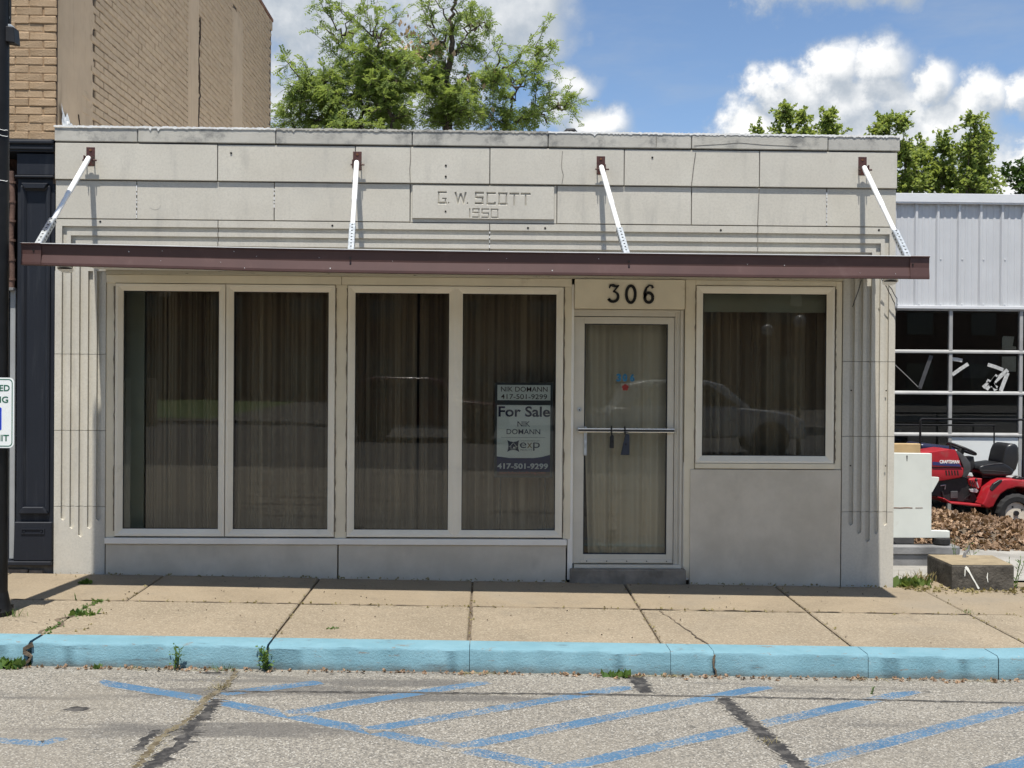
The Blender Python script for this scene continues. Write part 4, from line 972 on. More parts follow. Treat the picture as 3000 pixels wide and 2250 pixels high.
for a, b in zip(P[:-1], P[1:]):
    w0 = random.uniform(.002, .010); cr.prism([(a[0], a[1]), (a[0]+w0, a[1]), (b[0]+w0, b[1]), (b[0], b[1])], XC-.01, XC+.0255, 'x')
cr.build('crack', 'mortar_taupe', bb)
MB().box(-9, XC+.03, -.01, 8.72, 7.552, 7.60).build('parapet_cap', 'copper_cap', bb, .004); MB().box(XC-.2, XC+.02, 8.55, 8.70, 7.40, 7.55).build('corbel', 'taupe_brick', bb, .01)
# torn white membrane at the corner
mb = MB(); r_ = random.Random(5); v = []; f = []
for j in range(7):
    for i in range(9):
        t = i/8; v.append((XC+.030+r_.uniform(-.004, .035)*(1-j/7), .02+t*.30, 3.772+j*.028*(1-.75*t)*r_.uniform(.7, 1.3)))
for j in range(6):
    for i in range(8):
        f.append((j*9+i, j*9+i+1, (j+1)*9+i+1, (j+1)*9+i))
mb.add(v, f).build('torn_membrane', 'membrane', bb, recalc=False)
# black iron shopfront column
def ib(name, x0, x1, y0, y1, z0, z1, bev=.004): return bx(name, 'iron_paint', bb, x0, x1, y0, y1, z0, z1, bev)
ib('lintel', -7.5, XC-.016, -.03, .3, 3.56, 3.664); ib('lintel_mould', -7.5, XC-.016, -.055, .0, 3.622, 3.652, .008); ib('lintel_mould', -7.5, XC-.018, -.045, .0, 3.575, 3.60, .006)
ib('column', -3.945, XC-.016, .012, .3, .44, 3.555); ib('column_ledge', -3.955, XC-.014, -.03, .05, 3.345, 3.365, .006); ib('column_cap', -3.945, XC-.016, -.005, .05, 3.37, 3.55)
MB().frame(-3.868, -3.712, .60, 3.24, [(0, .02), (0, .008), (.014, -.006), (.03, -.012), (.045, -.004), (.045, .02)]).build('panel_moulding', 'iron_paint', bb)
MB().prism([(-3.90, 3.30), (-3.68, 3.30), (-3.71, 3.255), (-3.87, 3.255)], -.03, .02).build('panel_head', 'iron_paint', bb, .004)
MB().prism([(-3.91, .545), (-3.67, .545), (-3.705, .60), (-3.875, .60)], -.034, .02).build('panel_foot', 'iron_paint', bb, .005)
MB().prism([(-3.95, .15), (XC-.014, .15), (XC-.014, .475), (-3.94, .475)], -.03, .05).build('plinth', 'iron_paint', bb, .006)
MB().frame(-3.875, -3.70, .385, .412, [(0, -.025), (0, -.037), (.010, -.037), (.010, -.025)]).build('plinth_plaque', 'iron_paint', bb)
for x in (-3.86, -3.715): MB().tube([(x, -.04, .398), (x, -.028, .398)], .008, 8).build('rivet', 'iron_paint', bb)
ib('base_plate', -7.5, XC-.014, -.045, .3, .115, .148, .004)
x = -7.4
while x < XC-.1:
    w = random.uniform(.1, .2); w = min(w, XC-.016-x)
    h = random.uniform(.06, .10)
    MB().box(x, x+w-.008, random.uniform(-.02, .0), .2, -.06, .02+h*.6).build('foundation_stone', 'foundation_stone', bb, .014, seg=2); x += w
MB().box(-7.5, XC-.02, .03, .3, -.06, .112).build('foundation_core', 'mortar_dark', bb)
bx('door_jamb', 'grey_jamb', bb, -4.005, -3.962, .02, .10, .16, 2.42, .003)
MB().box(-7.4, -4.02, .10, .13, .5, 3.4).build('shop_glass', 'far_window', bb); MB().box(-7.4, -4.02, .08, .14, .15, .5).build('stall_riser', 'iron_paint', bb); MB().box(-7.4, -4.02, .06, .14, 2.35, 2.45).build('transom_bar', 'iron_paint', bb)
# bundle of clay-coloured downpipes beside the column
dp = thing('clay_pipe_bundle', 'two jointed brown clay pipes standing beside the black iron column', 'pipe', (-3.99, .0, 2.4))
for x, z0, z1, rr in ((-3.985, 2.43, 3.40, .022), (-4.03, 2.43, 3.45, .02)):
    p = MB().tube([(x+.006*math.sin(k*1.1), .0, z0+(z1-z0)*k/10) for k in range(11)], rr, 12).build('pipe', 'terracotta', dp, smooth=True)
    for k in range(6): 
        z = z0+.06+k*(z1-z0)/6; MB().tube([(x+.004, .0, z), (x+.004, .0, z+.018)], rr+.006, 12).build('pipe_collar', 'terracotta', p)
bx('shelf', 'grey_timber', dp, -4.06, -3.958, -.03, .03, 2.405, 2.428, .002)

# ================================================================== LAMP POST, PARKING SIGN, BOX
lp = thing('lamp_post', 'tall round black iron post at the left edge of the sidewalk', 'lamp post', (-3.436, -1.47, z_walk(-3.44, -1.47)))
px, py = -3.430, -1.47; zb = z_walk(px, py)
MB().tube([(px, py, zb+.12), (px, py, 2.5), (px, py, 5.6)], [.073, .071, .064], 28).build('shaft', 'black_paint', lp, smooth=True)
MB().tube([(px, py, zb), (px, py, zb+.03), (px, py, zb+.05), (px, py, zb+.10), (px, py, zb+.16)], [.112, .112, .095, .086, .074], 28).build('base', 'black_paint', lp, smooth=True)
for k in range(4):
    a = k*math.pi/2+.6; MB().tube([(px+.098*math.cos(a), py+.098*math.sin(a), zb+.02), (px+.098*math.cos(a), py+.098*math.sin(a), zb+.06)], .014, 6).build('anchor_bolt', 'black_paint', lp)
MB().tube([(px, py, 5.6), (px, py, 5.64), (px, py, 5.70)], [.075, .075, .02], 20).build('post_cap', 'black_paint', lp, smooth=True)
for z in (3.05, 3.36, 3.40): MB().tube([(px+.0718*math.cos(a), py+.0718*math.sin(a), z+random.uniform(-.004, .004)) for a in np.linspace(-1.9, -.2, 9)], .002, 4).build('scratch', 'sign_white', lp)
ps = thing('parking_sign', 'white reserved parking sign with green letters and border on the black post', 'sign', (-3.47, -1.56, 1.19))
sx1 = -3.274; sx0 = sx1-.325; sz0, sz1 = 1.196, 1.682; ys = -1.560
def rrect(x0, x1, z0, z1, r, n=5):
    out = []
    for cx_, cz_, a0 in ((x1-r, z1-r, 0), (x0+r, z1-r, 90), (x0+r, z0+r, 180), (x1-r, z0+r, 270)):
        for k in range(n+1): a = R(a0+90*k/n); out.append((cx_+r*math.cos(a), cz_+r*math.sin(a)))
    return out
MB().prism(rrect(sx0, sx1, sz0, sz1, .035), ys, ys+.003).build('plate', 'sign_white', ps)
o_ = rrect(sx0+.010, sx1-.010, sz0+.010, sz1-.010, .028); i_ = rrect(sx0+.016, sx1-.016, sz0+.016, sz1-.016, .022)
MB().loft([[(a, ys-.001, b) for a, b in o_], [(a, ys-.001, b) for a, b in i_], [(a, ys+.0005, b) for a, b in i_], [(a, ys+.0005, b) for a, b in o_], [(a, ys-.001, b) for a, b in o_]], True, False).build('border', 'sign_green', ps)
text('RESERVED', sx0+.030, sx1-.030, 1.588, 1.632, ys-.0002, 'sign_green', ps, bold=.02); text('PARKING', sx0+.016, sx1-.040, 1.508, 1.552, ys-.0002, 'sign_green', ps, bold=.02); text('PERMIT', sx0+.085, sx1-.034, 1.243, 1.287, ys-.0002, 'sign_green', ps, bold=.02)
MB().prism(rrect(sx0+.085, sx1-.085, 1.318, 1.476, .01), ys-.0012, ys+.0005).build('symbol_field', 'sign_blue', ps)
sm = MB(); cxs = (sx0+sx1)/2
sm.tube([(cxs-.01, ys-.0022, 1.458), (cxs-.01, ys-.001, 1.458)], .011, 12); sm.ribbon([(cxs-.008, 1.446), (cxs-.004, 1.40), (cxs+.028, 1.40), (cxs+.042, 1.355), (cxs+.054, 1.36)], .011, ys-.0022, ys-.001); sm.ribbon([(cxs-.006, 1.425), (cxs+.024, 1.425)], .009, ys-.0022, ys-.001)
sm.ribbon(arc(cxs+.002, 1.378, .036, .036, 110, 345, 18, .01, .01), .01, ys-.0022, ys-.001); sm.build('symbol', 'print_white', ps)
for z in (1.25, 1.62): MB().tube([(px, ys-.004, z), (px, py-.06, z)], .008, 8).build('bolt', 'zinc', ps)
MB().box(px-.03, px+.03, ys+.004, py-.066, 1.24, 1.64).build('mount_bracket', 'black_paint', ps, .002)
sb = thing('post_box', 'small black tilted electrical box fixed high on the black post', 'box', (-3.35, -1.45, 4.0))
MB().prism([(-3.386, 4.020), (-3.306, 4.008), (-3.316, 4.122), (-3.384, 4.128)], -1.50, -1.41).build('housing', 'black_plastic', sb, .006); MB().prism([(-3.382, 4.128), (-3.33, 4.126), (-3.345, 4.146), (-3.372, 4.146)], -1.48, -1.43).build('cap', 'zinc', sb, .003)
MB().tube([(-3.358, -1.455, 4.14), (-3.357, -1.455, 4.3), (-3.362, -1.455, 4.5), (-3.375, -1.46, 5.0)], .006, 8).build('cable', 'black_plastic', sb)
MB().box(-3.378, -3.36, -1.46, -1.44, 4.19, 4.205).build('clip', 'zinc', sb)

# ================================================================== METAL BUILDING (right)
mbd = thing('metal_building', 'grey ribbed metal building with a glazed overhead garage door', 'building', (9, 5.9, 0))
YB = 5.9
def siding(x0, x1, z0, z1):
    prof = []; x = x0
    k = math.ceil((x0-6.005)/.305); c = 6.005+k*.305
    pts = [(x0, 0)]
    while c+.305 < x1:
        pts += [(c-.032, 0), (c-.014, -.032), (c+.014, -.032), (c+.032, 0)]
        for q in (.105, .20): pts += [(c+q-.02, 0), (c+q-.012, -.006), (c+q+.012, -.006), (c+q+.02, 0)]
        c += .305
    pts.append((x1, 0))
    v = []; f = []
    for a, b in pts: v += [(a, YB+b, z0), (a, YB+b, z1)]
    for i in range(len(pts)-1): f.append((2*i, 2*i+2, 2*i+3, 2*i+1))
    return MB().add(v, f)
siding(4.5, 14, 2.76, 4.23).build('siding', 'metal_siding', mbd, recalc=False)
MB().box(4.5, 14, YB+.002, YB+.1, 2.74, 4.25).box(4.5, 4.6, YB, 14, -.6, 4.25).box(13.9, 14, YB, 14, -.6, 4.25).box(4.5, 14, 13.9, 14, -.6, 4.25).build('wall', 'metal_siding', mbd)
MB().box(4.45, 14.1, YB-.06, 14.1, 4.30, 4.335).build('roof', 'metal_trim', mbd)
bx('eave_trim', 'metal_trim', mbd, 4.45, 14.1, YB-.075, YB-.055, 4.215, 4.338, .004); bx('eave_drip', 'metal_trim', mbd, 4.45, 14.1, YB-.068, YB-.04, 4.196, 4.214, .002)
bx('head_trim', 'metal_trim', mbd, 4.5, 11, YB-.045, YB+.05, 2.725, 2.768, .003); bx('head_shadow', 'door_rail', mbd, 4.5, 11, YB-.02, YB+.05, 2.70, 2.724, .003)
for k in range(20):
    x = 6.005+k*.305-1.22+.07
    for z in (4.14, 3.43, 2.80): MB().tube([(x-.02, YB-.008, z), (x-.02, YB+.002, z)], .010, 6).build('screw', 'metal_trim', mbd)
gd = bx('garage_door', 'door_rail', mbd, 4.6, 4.68, YB, YB+.05, -.4, 2.70, .002)
rz = [2.70, 2.136, 1.555, .968, .372, -.2]; mx_ = [4.68, 5.51, 6.512, 7.515, 8.52, 9.52]
for z in rz[1:]: MB().prism([(YB-.022, z-.035), (YB-.022, z-.012), (YB+.006, z+.014), (YB+.05, z+.014), (YB+.05, z-.035)], 4.68, 9.6, 'x').build('rail', 'door_rail', gd, .002)
for x in mx_[1:]: bx('mullion', 'door_rail', gd, x-.024, x+.024, YB-.012, YB+.05, -.2, 2.70, .003)
for j in range(5):
    for i in range(5):
        if j == 3 and i == 2: continue
        bx('pane', 'garage_glass', gd, mx_[i]+.02, mx_[i+1]-.02, YB+.018, YB+.024, rz[j+1]+.01, rz[j]-.03)
bx('infill_panel', 'white_board', gd, mx_[2]+.026, mx_[3]-.026, YB+.0, YB+.02, rz[4]+.015, rz[3]-.05)
MB().box(4.62, 13.8, 9.5, 9.6, -.5, 4.2).box(4.62, 13.8, YB+.1, 9.5, -.62, -.55).box(4.62, 13.8, YB+.1, 9.5, 4.1, 4.2).build('interior', 'interior_dark', mbd)
def tape(x0, z0, x1, z1, w, mat='tape'): 
    MB().ribbon([(x0, z0), ((x0+x1)/2, (z0+z1)/2+.004), (x1, z1)], w, YB+.0145, YB+.0172).build('tape_strip', mat, gd)
# px of the garage crop -> metres at the door plane
GX = lambda p: 6.512+(p-760)*.001300
GZ = lambda p: 2.136-(p-540)*.001352
tape(GX(785), GZ(790), GX(960), GZ(675), .05); tape(GX(785), GZ(625), GX(895), GZ(640), .05); tape(GX(1175), GZ(680), GX(1345), GZ(735), .05); tape(GX(1250), GZ(860), GX(1395), GZ(735), .055); tape(GX(1320), GZ(955), GX(1395), GZ(765), .055)
for k in range(7): a = random.uniform(0, 3.1); cx_, cz_ = GX(1205+random.uniform(-45, 50)), GZ(860+random.uniform(-50, 60)); tape(cx_-.06*math.cos(a), cz_-.06*math.sin(a), cx_+.06*math.cos(a), cz_+.06*math.sin(a), .05)
tape(GX(430), GZ(935), GX(555), GZ(590), .055, 'grey_plastic'); tape(GX(160), GZ(690), GX(430), GZ(935), .012, 'ink_grey')
MB().prism([(GX(1335), GZ(750)), (GX(1490), GZ(752)), (GX(1490), GZ(592)), (GX(1335), GZ(596))], YB+.028, YB+.034).build('cardboard_sheet', 'cardboard', gd); MB().prism([(GX(1335), GZ(520)), (GX(1490), GZ(520)), (GX(1488), GZ(492)), (GX(1450), GZ(484)), (GX(1468), GZ(385)), (GX(1350), GZ(380)), (GX(1336), GZ(400))], YB+.028, YB+.034).build('cardboard_sheet', 'cardboard', gd)
MB().prism([(GX(905), GZ(825)), (GX(1140), GZ(825)), (GX(1300), GZ(640)), (GX(1300), GZ(585)), (GX(905), GZ(585))], YB+.030, YB+.033).build('grey_sheet', 'grey_plastic', gd)

# ================================================================== THINGS IN THE LOT
cb_ = thing('white_cabinet', 'white steel cabinet end panel with a flat foot beside the shop corner', 'cabinet', (4.1, 1.2, .18))
MB().prism([(3.62, .253), (3.62, 1.012), (4.286, 1.006), (4.288, .262), (4.468, .258), (4.468, .190), (3.62, .190)], 1.20, 1.26).build('end_panel', 'white_enamel', cb_, .004)
MB().prism([(4.286, .78), (4.364, .775), (4.364, .745), (4.300, .63), (4.286, .63)], 1.215, 1.245).build('shelf_bracket', 'white_enamel', cb_, .003)
MB().box(3.63, 4.28, 1.262, 2.05, .195, .25).build('base_shelf', 'white_enamel', cb_, .004)
MB().ribbon([(3.90, .48), (3.98, .478), (4.05, .481), (4.10, .478)], .009, 1.1985, 1.203).build('rust_streak', 'rust', cb_); MB().ribbon([(4.13, .479), (4.2, .480)], .006, 1.1985, 1.203).build('rust_streak', 'rust', cb_)
MB().prism([(4.035, .985), (4.05, .985), (4.046, .93), (4.04, .93)], 1.1985, 1.203).build('chip_mark', 'grey_plastic', cb_)
MB().tube([(4.395, 1.225, .125), (4.395, 1.225, .135), (4.395, 1.225, .185), (4.395, 1.225, .19)], [.070, .083, .083, .07], 20).build('foot_pad', 'rubber', cb_, smooth=True)
tm = thing('timber_sleeper', 'weathered grey timber sleeper lying under the white cabinet', 'timber', (4.0, 1.2, -.07))
bx('beam', 'grey_timber', tm, 3.5, 4.525, 1.10, 1.30, .045, .122, .008); bx('beam', 'grey_timber', tm, 3.5, 4.40, 1.12, 1.30, -.075, .042, .008)
MB().box(3.7, 4.552, 2.12, 2.22, .935, 1.045).build('wood_plank', 'new_timber', None, .006, label='pale new wood plank end resting behind the white cabinet top', cat='plank')
bkp = thing('plank_stack', 'pile of dark boxes under the plank behind the white cabinet', 'box', (4.1, 2.2, -.1)); bx('crate', 'grey_plastic', bkp, 3.7, 4.50, 2.13, 2.6, -.09, .52, .01); bx('crate', 'grey_plastic', bkp, 3.7, 4.46, 2.14, 2.6, .53, .933, .01)
# concrete block with two chips of white paint
ck = thing('concrete_block', 'mossy dark concrete block with a white paint drip by the sidewalk', 'block', (4.19, .17, -.07))
f = [(3.921, -.095), (4.452, -.095), (4.51, .42), (3.938, .46)]
bm_ = MB(); bm_.add([(x, y, -.12) for x, y in f]+[(x, y, .150+random.uniform(-.003, .003)) for x, y in f], [(0, 3, 2, 1), (4, 5, 6, 7), (0, 1, 5, 4), (1, 2, 6, 5), (2, 3, 7, 6), (3, 0, 4, 7)]); bm_.build('block_body', 'old_concrete', ck, .010, seg=2)
MB().add([(x*.985+4.19*.015, y*.96+.007, .1535) for x, y in f], [(0, 1, 2, 3)]).build('worn_top', 'concrete_top', ck)
MB().ribbon([(4.035, .138, .022), (4.05, .125, .024), (4.075, .085, .012), (4.10, .04, .012), (4.125, -.0, .010), (4.15, -.045, .016)], .012, -.0985, -.092).build('paint_drip', 'paper_white', ck); MB().ribbon([(4.032, .12, .008), (4.03, .06, .005)], .006, -.0985, -.092).build('paint_drip', 'paper_white', ck); MB().ribbon([(4.225, .09, .004), (4.22, .05, .008), (4.228, .01, .004)], .006, -.0985, -.092).build('paint_drip', 'paper_white', ck)
MB().tube([(4.20, .30, .14), (4.21, .30, .19), (4.245, .31, .22), (4.25, .31, .26)], [.018, .014, .012, .006], 8).build('bent_rod', 'grey_timber', ck)

# ---- riding mower
MX = lambda p: 6.360+(p-1025)*.001482
MZ = lambda p: .118-(p-895)*.001482
def PP(pts): return [(MX(a), MZ(b)) for a, b in pts]
mw_ = thing('riding_mower', 'red riding lawn mower with black seat parked in dry leaves', 'mower', (5.9, 4.2, -.12))
MB().prism(PP([(20, 560), (40, 470), (120, 430), (360, 408), (500, 386), (550, 390), (575, 440), (604, 530), (20, 530)]), 3.92, 4.40).build('hood', 'red_paint', mw_, .03, smooth=True, seg=3)
MB().prism(PP([(20, 536), (626, 536), (624, 590), (612, 618), (440, 648), (360, 645), (60, 620)]), 3.93, 4.39).build('side_panel', 'red_paint', mw_, .018, smooth=True, seg=2)
MB().prism(PP([(360, 488), (420, 492), (585, 505), (600, 528), (360, 516)]), 3.917, 3.9195).build('hood_decal', 'decal_blue', mw_)
text('CRAFTSMAN', MX(420), MX(583), MZ(502), MZ(474), 3.9185, 'print_white', mw_, bold=.04, depth=.002)
MB().prism(PP([(556, 392), (600, 408), (655, 452), (690, 500), (692, 560), (664, 616), (618, 622), (632, 560), (628, 530), (600, 470)]), 3.95, 4.37).build('dash', 'grey_plastic', mw_, .015, smooth=True, seg=2)
MB().prism(PP([(684, 452), (738, 446), (746, 500), (742, 540), (716, 570), (680, 580)]), 4.02, 4.16).build('console', 'black_plastic', mw_, .015, smooth=True, seg=2)
sw_ = MB(); cxw, czw = MX(676), MZ(390); tl = math.atan2(MZ(345)-MZ(435), MX(780)-MX(570)); rw = .172; cyw = 4.16
ring = [(cxw+rw*math.cos(a)*math.cos(tl), cyw+rw*math.sin(a), czw-rw*math.cos(a)*math.sin(tl)) for a in np.linspace(0, 2*math.pi, 33)]
sw_.tube(ring, .016, 10, cap=False); swo = sw_.build('steering_wheel', 'black_plastic', mw_, smooth=True)
for a in (0.3, 2.4, 4.5): MB().tube([(cxw, cyw, czw-.01), (cxw+rw*math.cos(a)*math.cos(tl), cyw+rw*math.sin(a), czw-rw*math.cos(a)*math.sin(tl))], .013, 8).build('spoke', 'black_plastic', swo)
MB().tube([(cxw, cyw, czw+.0), (cxw-.02, cyw, czw-.05), (cxw-.035, cyw, MZ(500))], [.042, .045, .03], 14).build('steering_column', 'black_plastic', mw_, smooth=True)
MB().tube([(MX(530), 3.99, MZ(400)), (MX(528), 3.99, MZ(345))], .014, 10).build('throttle_lever', 'black_plastic', mw_)
MB().prism(PP([(430, 640), (640, 618), (668, 625), (720, 700), (762, 800), (740, 835), (480, 815), (420, 780), (240, 770), (240, 640)]), 4.00, 4.33).build('engine_block', 'black_plastic', mw_, .01)
MB().box(MX(535), MX(595), 3.985, 4.01, MZ(795), MZ(735)).build('side_cover', 'grey_plastic', mw_, .004); MB().tube([(MX(450), 3.99, MZ(690)), (MX(490), 3.985, MZ(685)), (MX(485), 3.99, MZ(720))], .008, 8).build('hose', 'zinc', mw_)
MB().tube([(MX(460), 3.98, MZ(735)), (MX(478), 3.98, MZ(800))], .01, 8).build('control_rod', 'black_plastic', mw_)
MB().prism(PP([(425, 785), (440, 783), (495, 815), (740, 836), (772, 832), (772, 858), (490, 830)]), 3.84, 4.48).build('running_board', 'red_paint', mw_, .006)
MB().prism(PP([(676, 632), (760, 628), (800, 626), (790, 690), (770, 722), (690, 690)]), 3.98, 4.35).build('tunnel', 'red_paint', mw_, .01)
MB().prism(PP([(680, 715), (740, 712), (760, 730), (745, 748), (690, 738)]), 3.955, 3.98).build('pedal', 'zinc', mw_, .004)
arch = [(770, 858), (738, 832), (760, 800), (800, 700), (870, 640), (920, 622), (1000, 622), (1060, 628), (1160, 640), (1240, 680), (1290, 760), (1310, 850), (1270, 850), (1250, 790), (1200, 730), (1120, 694), (1030, 688), (950, 708), (895, 745), (860, 800), (836, 850), (800, 862)]
MB().prism(PP(arch), 3.80, 4.50).build('rear_fender', 'red_paint', mw_, .02, smooth=True, seg=3)
MB().prism(PP([(930, 720), (1120, 715), (1180, 860), (880, 870)]), 4.10, 4.25).build('transaxle', 'black_plastic', mw_, .01)
MB().prism(PP([(800, 705), (822, 722), (905, 640), (906, 626), (880, 628), (830, 660)]), 3.795, 3.83).build('fender_grip', 'black_plastic', mw_, .006); MB().prism(PP([(1030, 630), (1090, 630), (1106, 612), (1060, 600), (1035, 612)]), 3.85, 3.95).build('fender_cap', 'black_plastic', mw_, .008)
cu = PP([(758, 548), (775, 524), (830, 512), (960, 494), (1010, 520), (1060, 560), (1046, 596), (1000, 606), (800, 600), (768, 574)])
st = MB().prism(cu, 3.96, 4.40).build('seat', 'vinyl_seat', mw_, .035, smooth=True, seg=3)
MB().prism(PP([(962, 498), (985, 400), (1004, 352), (1040, 338), (1086, 340), (1102, 372), (1108, 470), (1085, 550), (1050, 592), (1000, 560)]), 3.98, 4.38).build('seat_back', 'vinyl_seat', st, .035, smooth=True, seg=3)
MB().prism(PP([(805, 598), (1030, 600), (1010, 634), (820, 632)]), 4.05, 4.30).build('seat_bracket', 'black_plastic', mw_, .006)
def wheel(cx_, cz_, y0, y1, r, rr, nm):
    yc = (y0+y1)/2; prof = [(rr, y0+.01), (rr+.01, y0), (r*.82, y0-.004), (r*.95, y0+.015), (r, y0+.04), (r, y1-.04), (r*.95, y1-.015), (r*.82, y1+.004), (rr+.01, y1), (rr, y1-.01)]
    n = 36; rings = []
    for k in range(n+1):
        a = 2*math.pi*k/n; q = 1.0 if k % 2 == 0 else .965
        rings.append([(cx_+(p*(q if p > r*.9 else 1))*math.cos(a), y, cz_+(p*(q if p > r*.9 else 1))*math.sin(a)) for p, y in prof])
    w = MB().loft(rings, True, False).build(nm, 'rubber', mw_)
    MB().tube([(cx_, y0+.03, cz_), (cx_, y0+.05, cz_)], rr+.002, 28).build('rim', 'rim_white', w); MB().tube([(cx_, y0+.004, cz_), (cx_, y0+.03, cz_), (cx_, y0+.032, cz_)], [rr+.004, rr+.002, rr-.02], 28, cap=False).build('rim_lip', 'rim_white', w)
    MB().tube([(cx_, y0+.0, cz_), (cx_, y0+.04, cz_)], .030, 14).build('hub', 'black_plastic', w)
    for k in range(4): a = k*math.pi/2+.5; MB().tube([(cx_+rr*.62*math.cos(a), y0+.026, cz_+rr*.62*math.sin(a)), (cx_+rr*.62*math.cos(a), y0+.031, cz_+rr*.62*math.sin(a))], .012, 8).build('rim_hole', 'hole', w)
for k in range(6): MB().prism(PP([(150+k*34, 560), (168+k*34, 560), (176+k*34, 610), (158+k*34, 610)]), 3.9275, 3.931).build('vent_slot', 'hole', mw_)
for k in range(5): MB().prism(PP([(470+k*24, 560), (482+k*24, 560), (488+k*24, 600), (476+k*24, 600)]), 3.9275, 3.931).build('vent_slot', 'hole', mw_)
MB().tube([(MX(365), 3.922, MZ(533)), (MX(610), 3.922, MZ(533))], .004, 6).build('hood_seam', 'hole', mw_)
for q in ((770, 560, 1010, 575), (800, 522, 970, 502)): MB().tube([(MX(q[0]), 3.962, MZ(q[1])), (MX((q[0]+q[2])/2), 3.958, MZ((q[1]+q[3])/2-4)), (MX(q[2]), 3.962, MZ(q[3]))], .005, 6).build('seat_piping', 'black_plastic', st)
for k in range(3): MB().tube([(MX(690+k*18), 3.97, MZ(640+k*6)), (MX(700+k*20), 3.955, MZ(690)), (MX(690+k*10), 3.97, MZ(760)), (MX(650+k*20), 3.99, MZ(800))], .006, 6).build('control_cable', 'black_plastic', mw_)
MB().tube([(MX(720), 3.90, MZ(640)), (MX(735), 3.89, MZ(700))], .008, 8).build('gear_lever', 'zinc', mw_); MB().ell((MX(720), 3.90, MZ(636)), (.018, .018, .022)).build('lever_knob', 'black_plastic', mw_, smooth=True)
MB().box(MX(250), MX(330), 3.97, 4.02, MZ(700), MZ(650)).build('muffler', 'rust', mw_, .012)
wheel(6.365, .108, 3.80, 3.98, .245, .135, 'rear_wheel'); wheel(6.365, .108, 4.32, 4.50, .245, .135, 'rear_wheel'); wheel(5.12, .06, 3.84, 3.98, .185, .09, 'front_wheel'); wheel(5.12, .06, 4.34, 4.48, .185, .09, 'front_wheel')
MB().box(5.45, 6.1, 3.86, 4.44, -.04, .06).build('mower_deck', 'grey_plastic', mw_, .02)

mw_.location.x += .06
# ---- trailer rail, tubs
tr_ = thing('trailer', 'small black utility trailer with a tube rail behind the mower', 'trailer', (6.6, 4.9, -.12))
MB().tube([(5.56, 4.6, .35), (5.56, 4.6, 1.20), (5.575, 4.6, 1.217), (5.60, 4.6, 1.218), (8.2, 4.6, 1.215)], .0145, 10).build('rail', 'black_paint', tr_)
for x in (6.9, 8.2): MB().tube([(x, 4.6, .35), (x, 4.6, 1.215)], .0145, 10).build('rail_post', 'black_paint', tr_)
MB().tube([(5.6, 5.6, 1.10), (7.0, 5.6, 1.10), (7.0, 5.6, .35)], .0145, 10).build('rail', 'black_paint', tr_)
MB().box(5.5, 8.3, 4.58, 5.66, .27, .36).build('bed', 'black_paint', tr_, .01)
for x in (6.6, 7.3): MB().tube([(x, 4.48, .12), (x, 4.56, .12)], .25, 20).build('wheel', 'rubber', tr_)
MB().loft([[(5.62+.02*k*0, y, z) for (y, z) in [(4.75, .37), (5.25, .37), (5.25, .90), (4.75, .90)]] for k in (0,)]+[[(6.10, y, z) for (y, z) in [(4.75, .37), (5.25, .37), (5.25, .85), (4.75, .85)]]]).build('storage_tub', 'navy_plastic', None, .05, smooth=True, seg=3, label='dark navy plastic tub standing on the trailer behind the mower hood', cat='tub')
MB().tube([(7.28, 4.92, .37), (7.28, 4.92, .42), (7.28, 4.92, .66), (7.28, 4.92, .72)], [.19, .215, .215, .19], 24).build('blue_drum', 'sky_plastic', None, smooth=True, label='pale blue plastic drum behind the mower seat at the right edge', cat='drum')

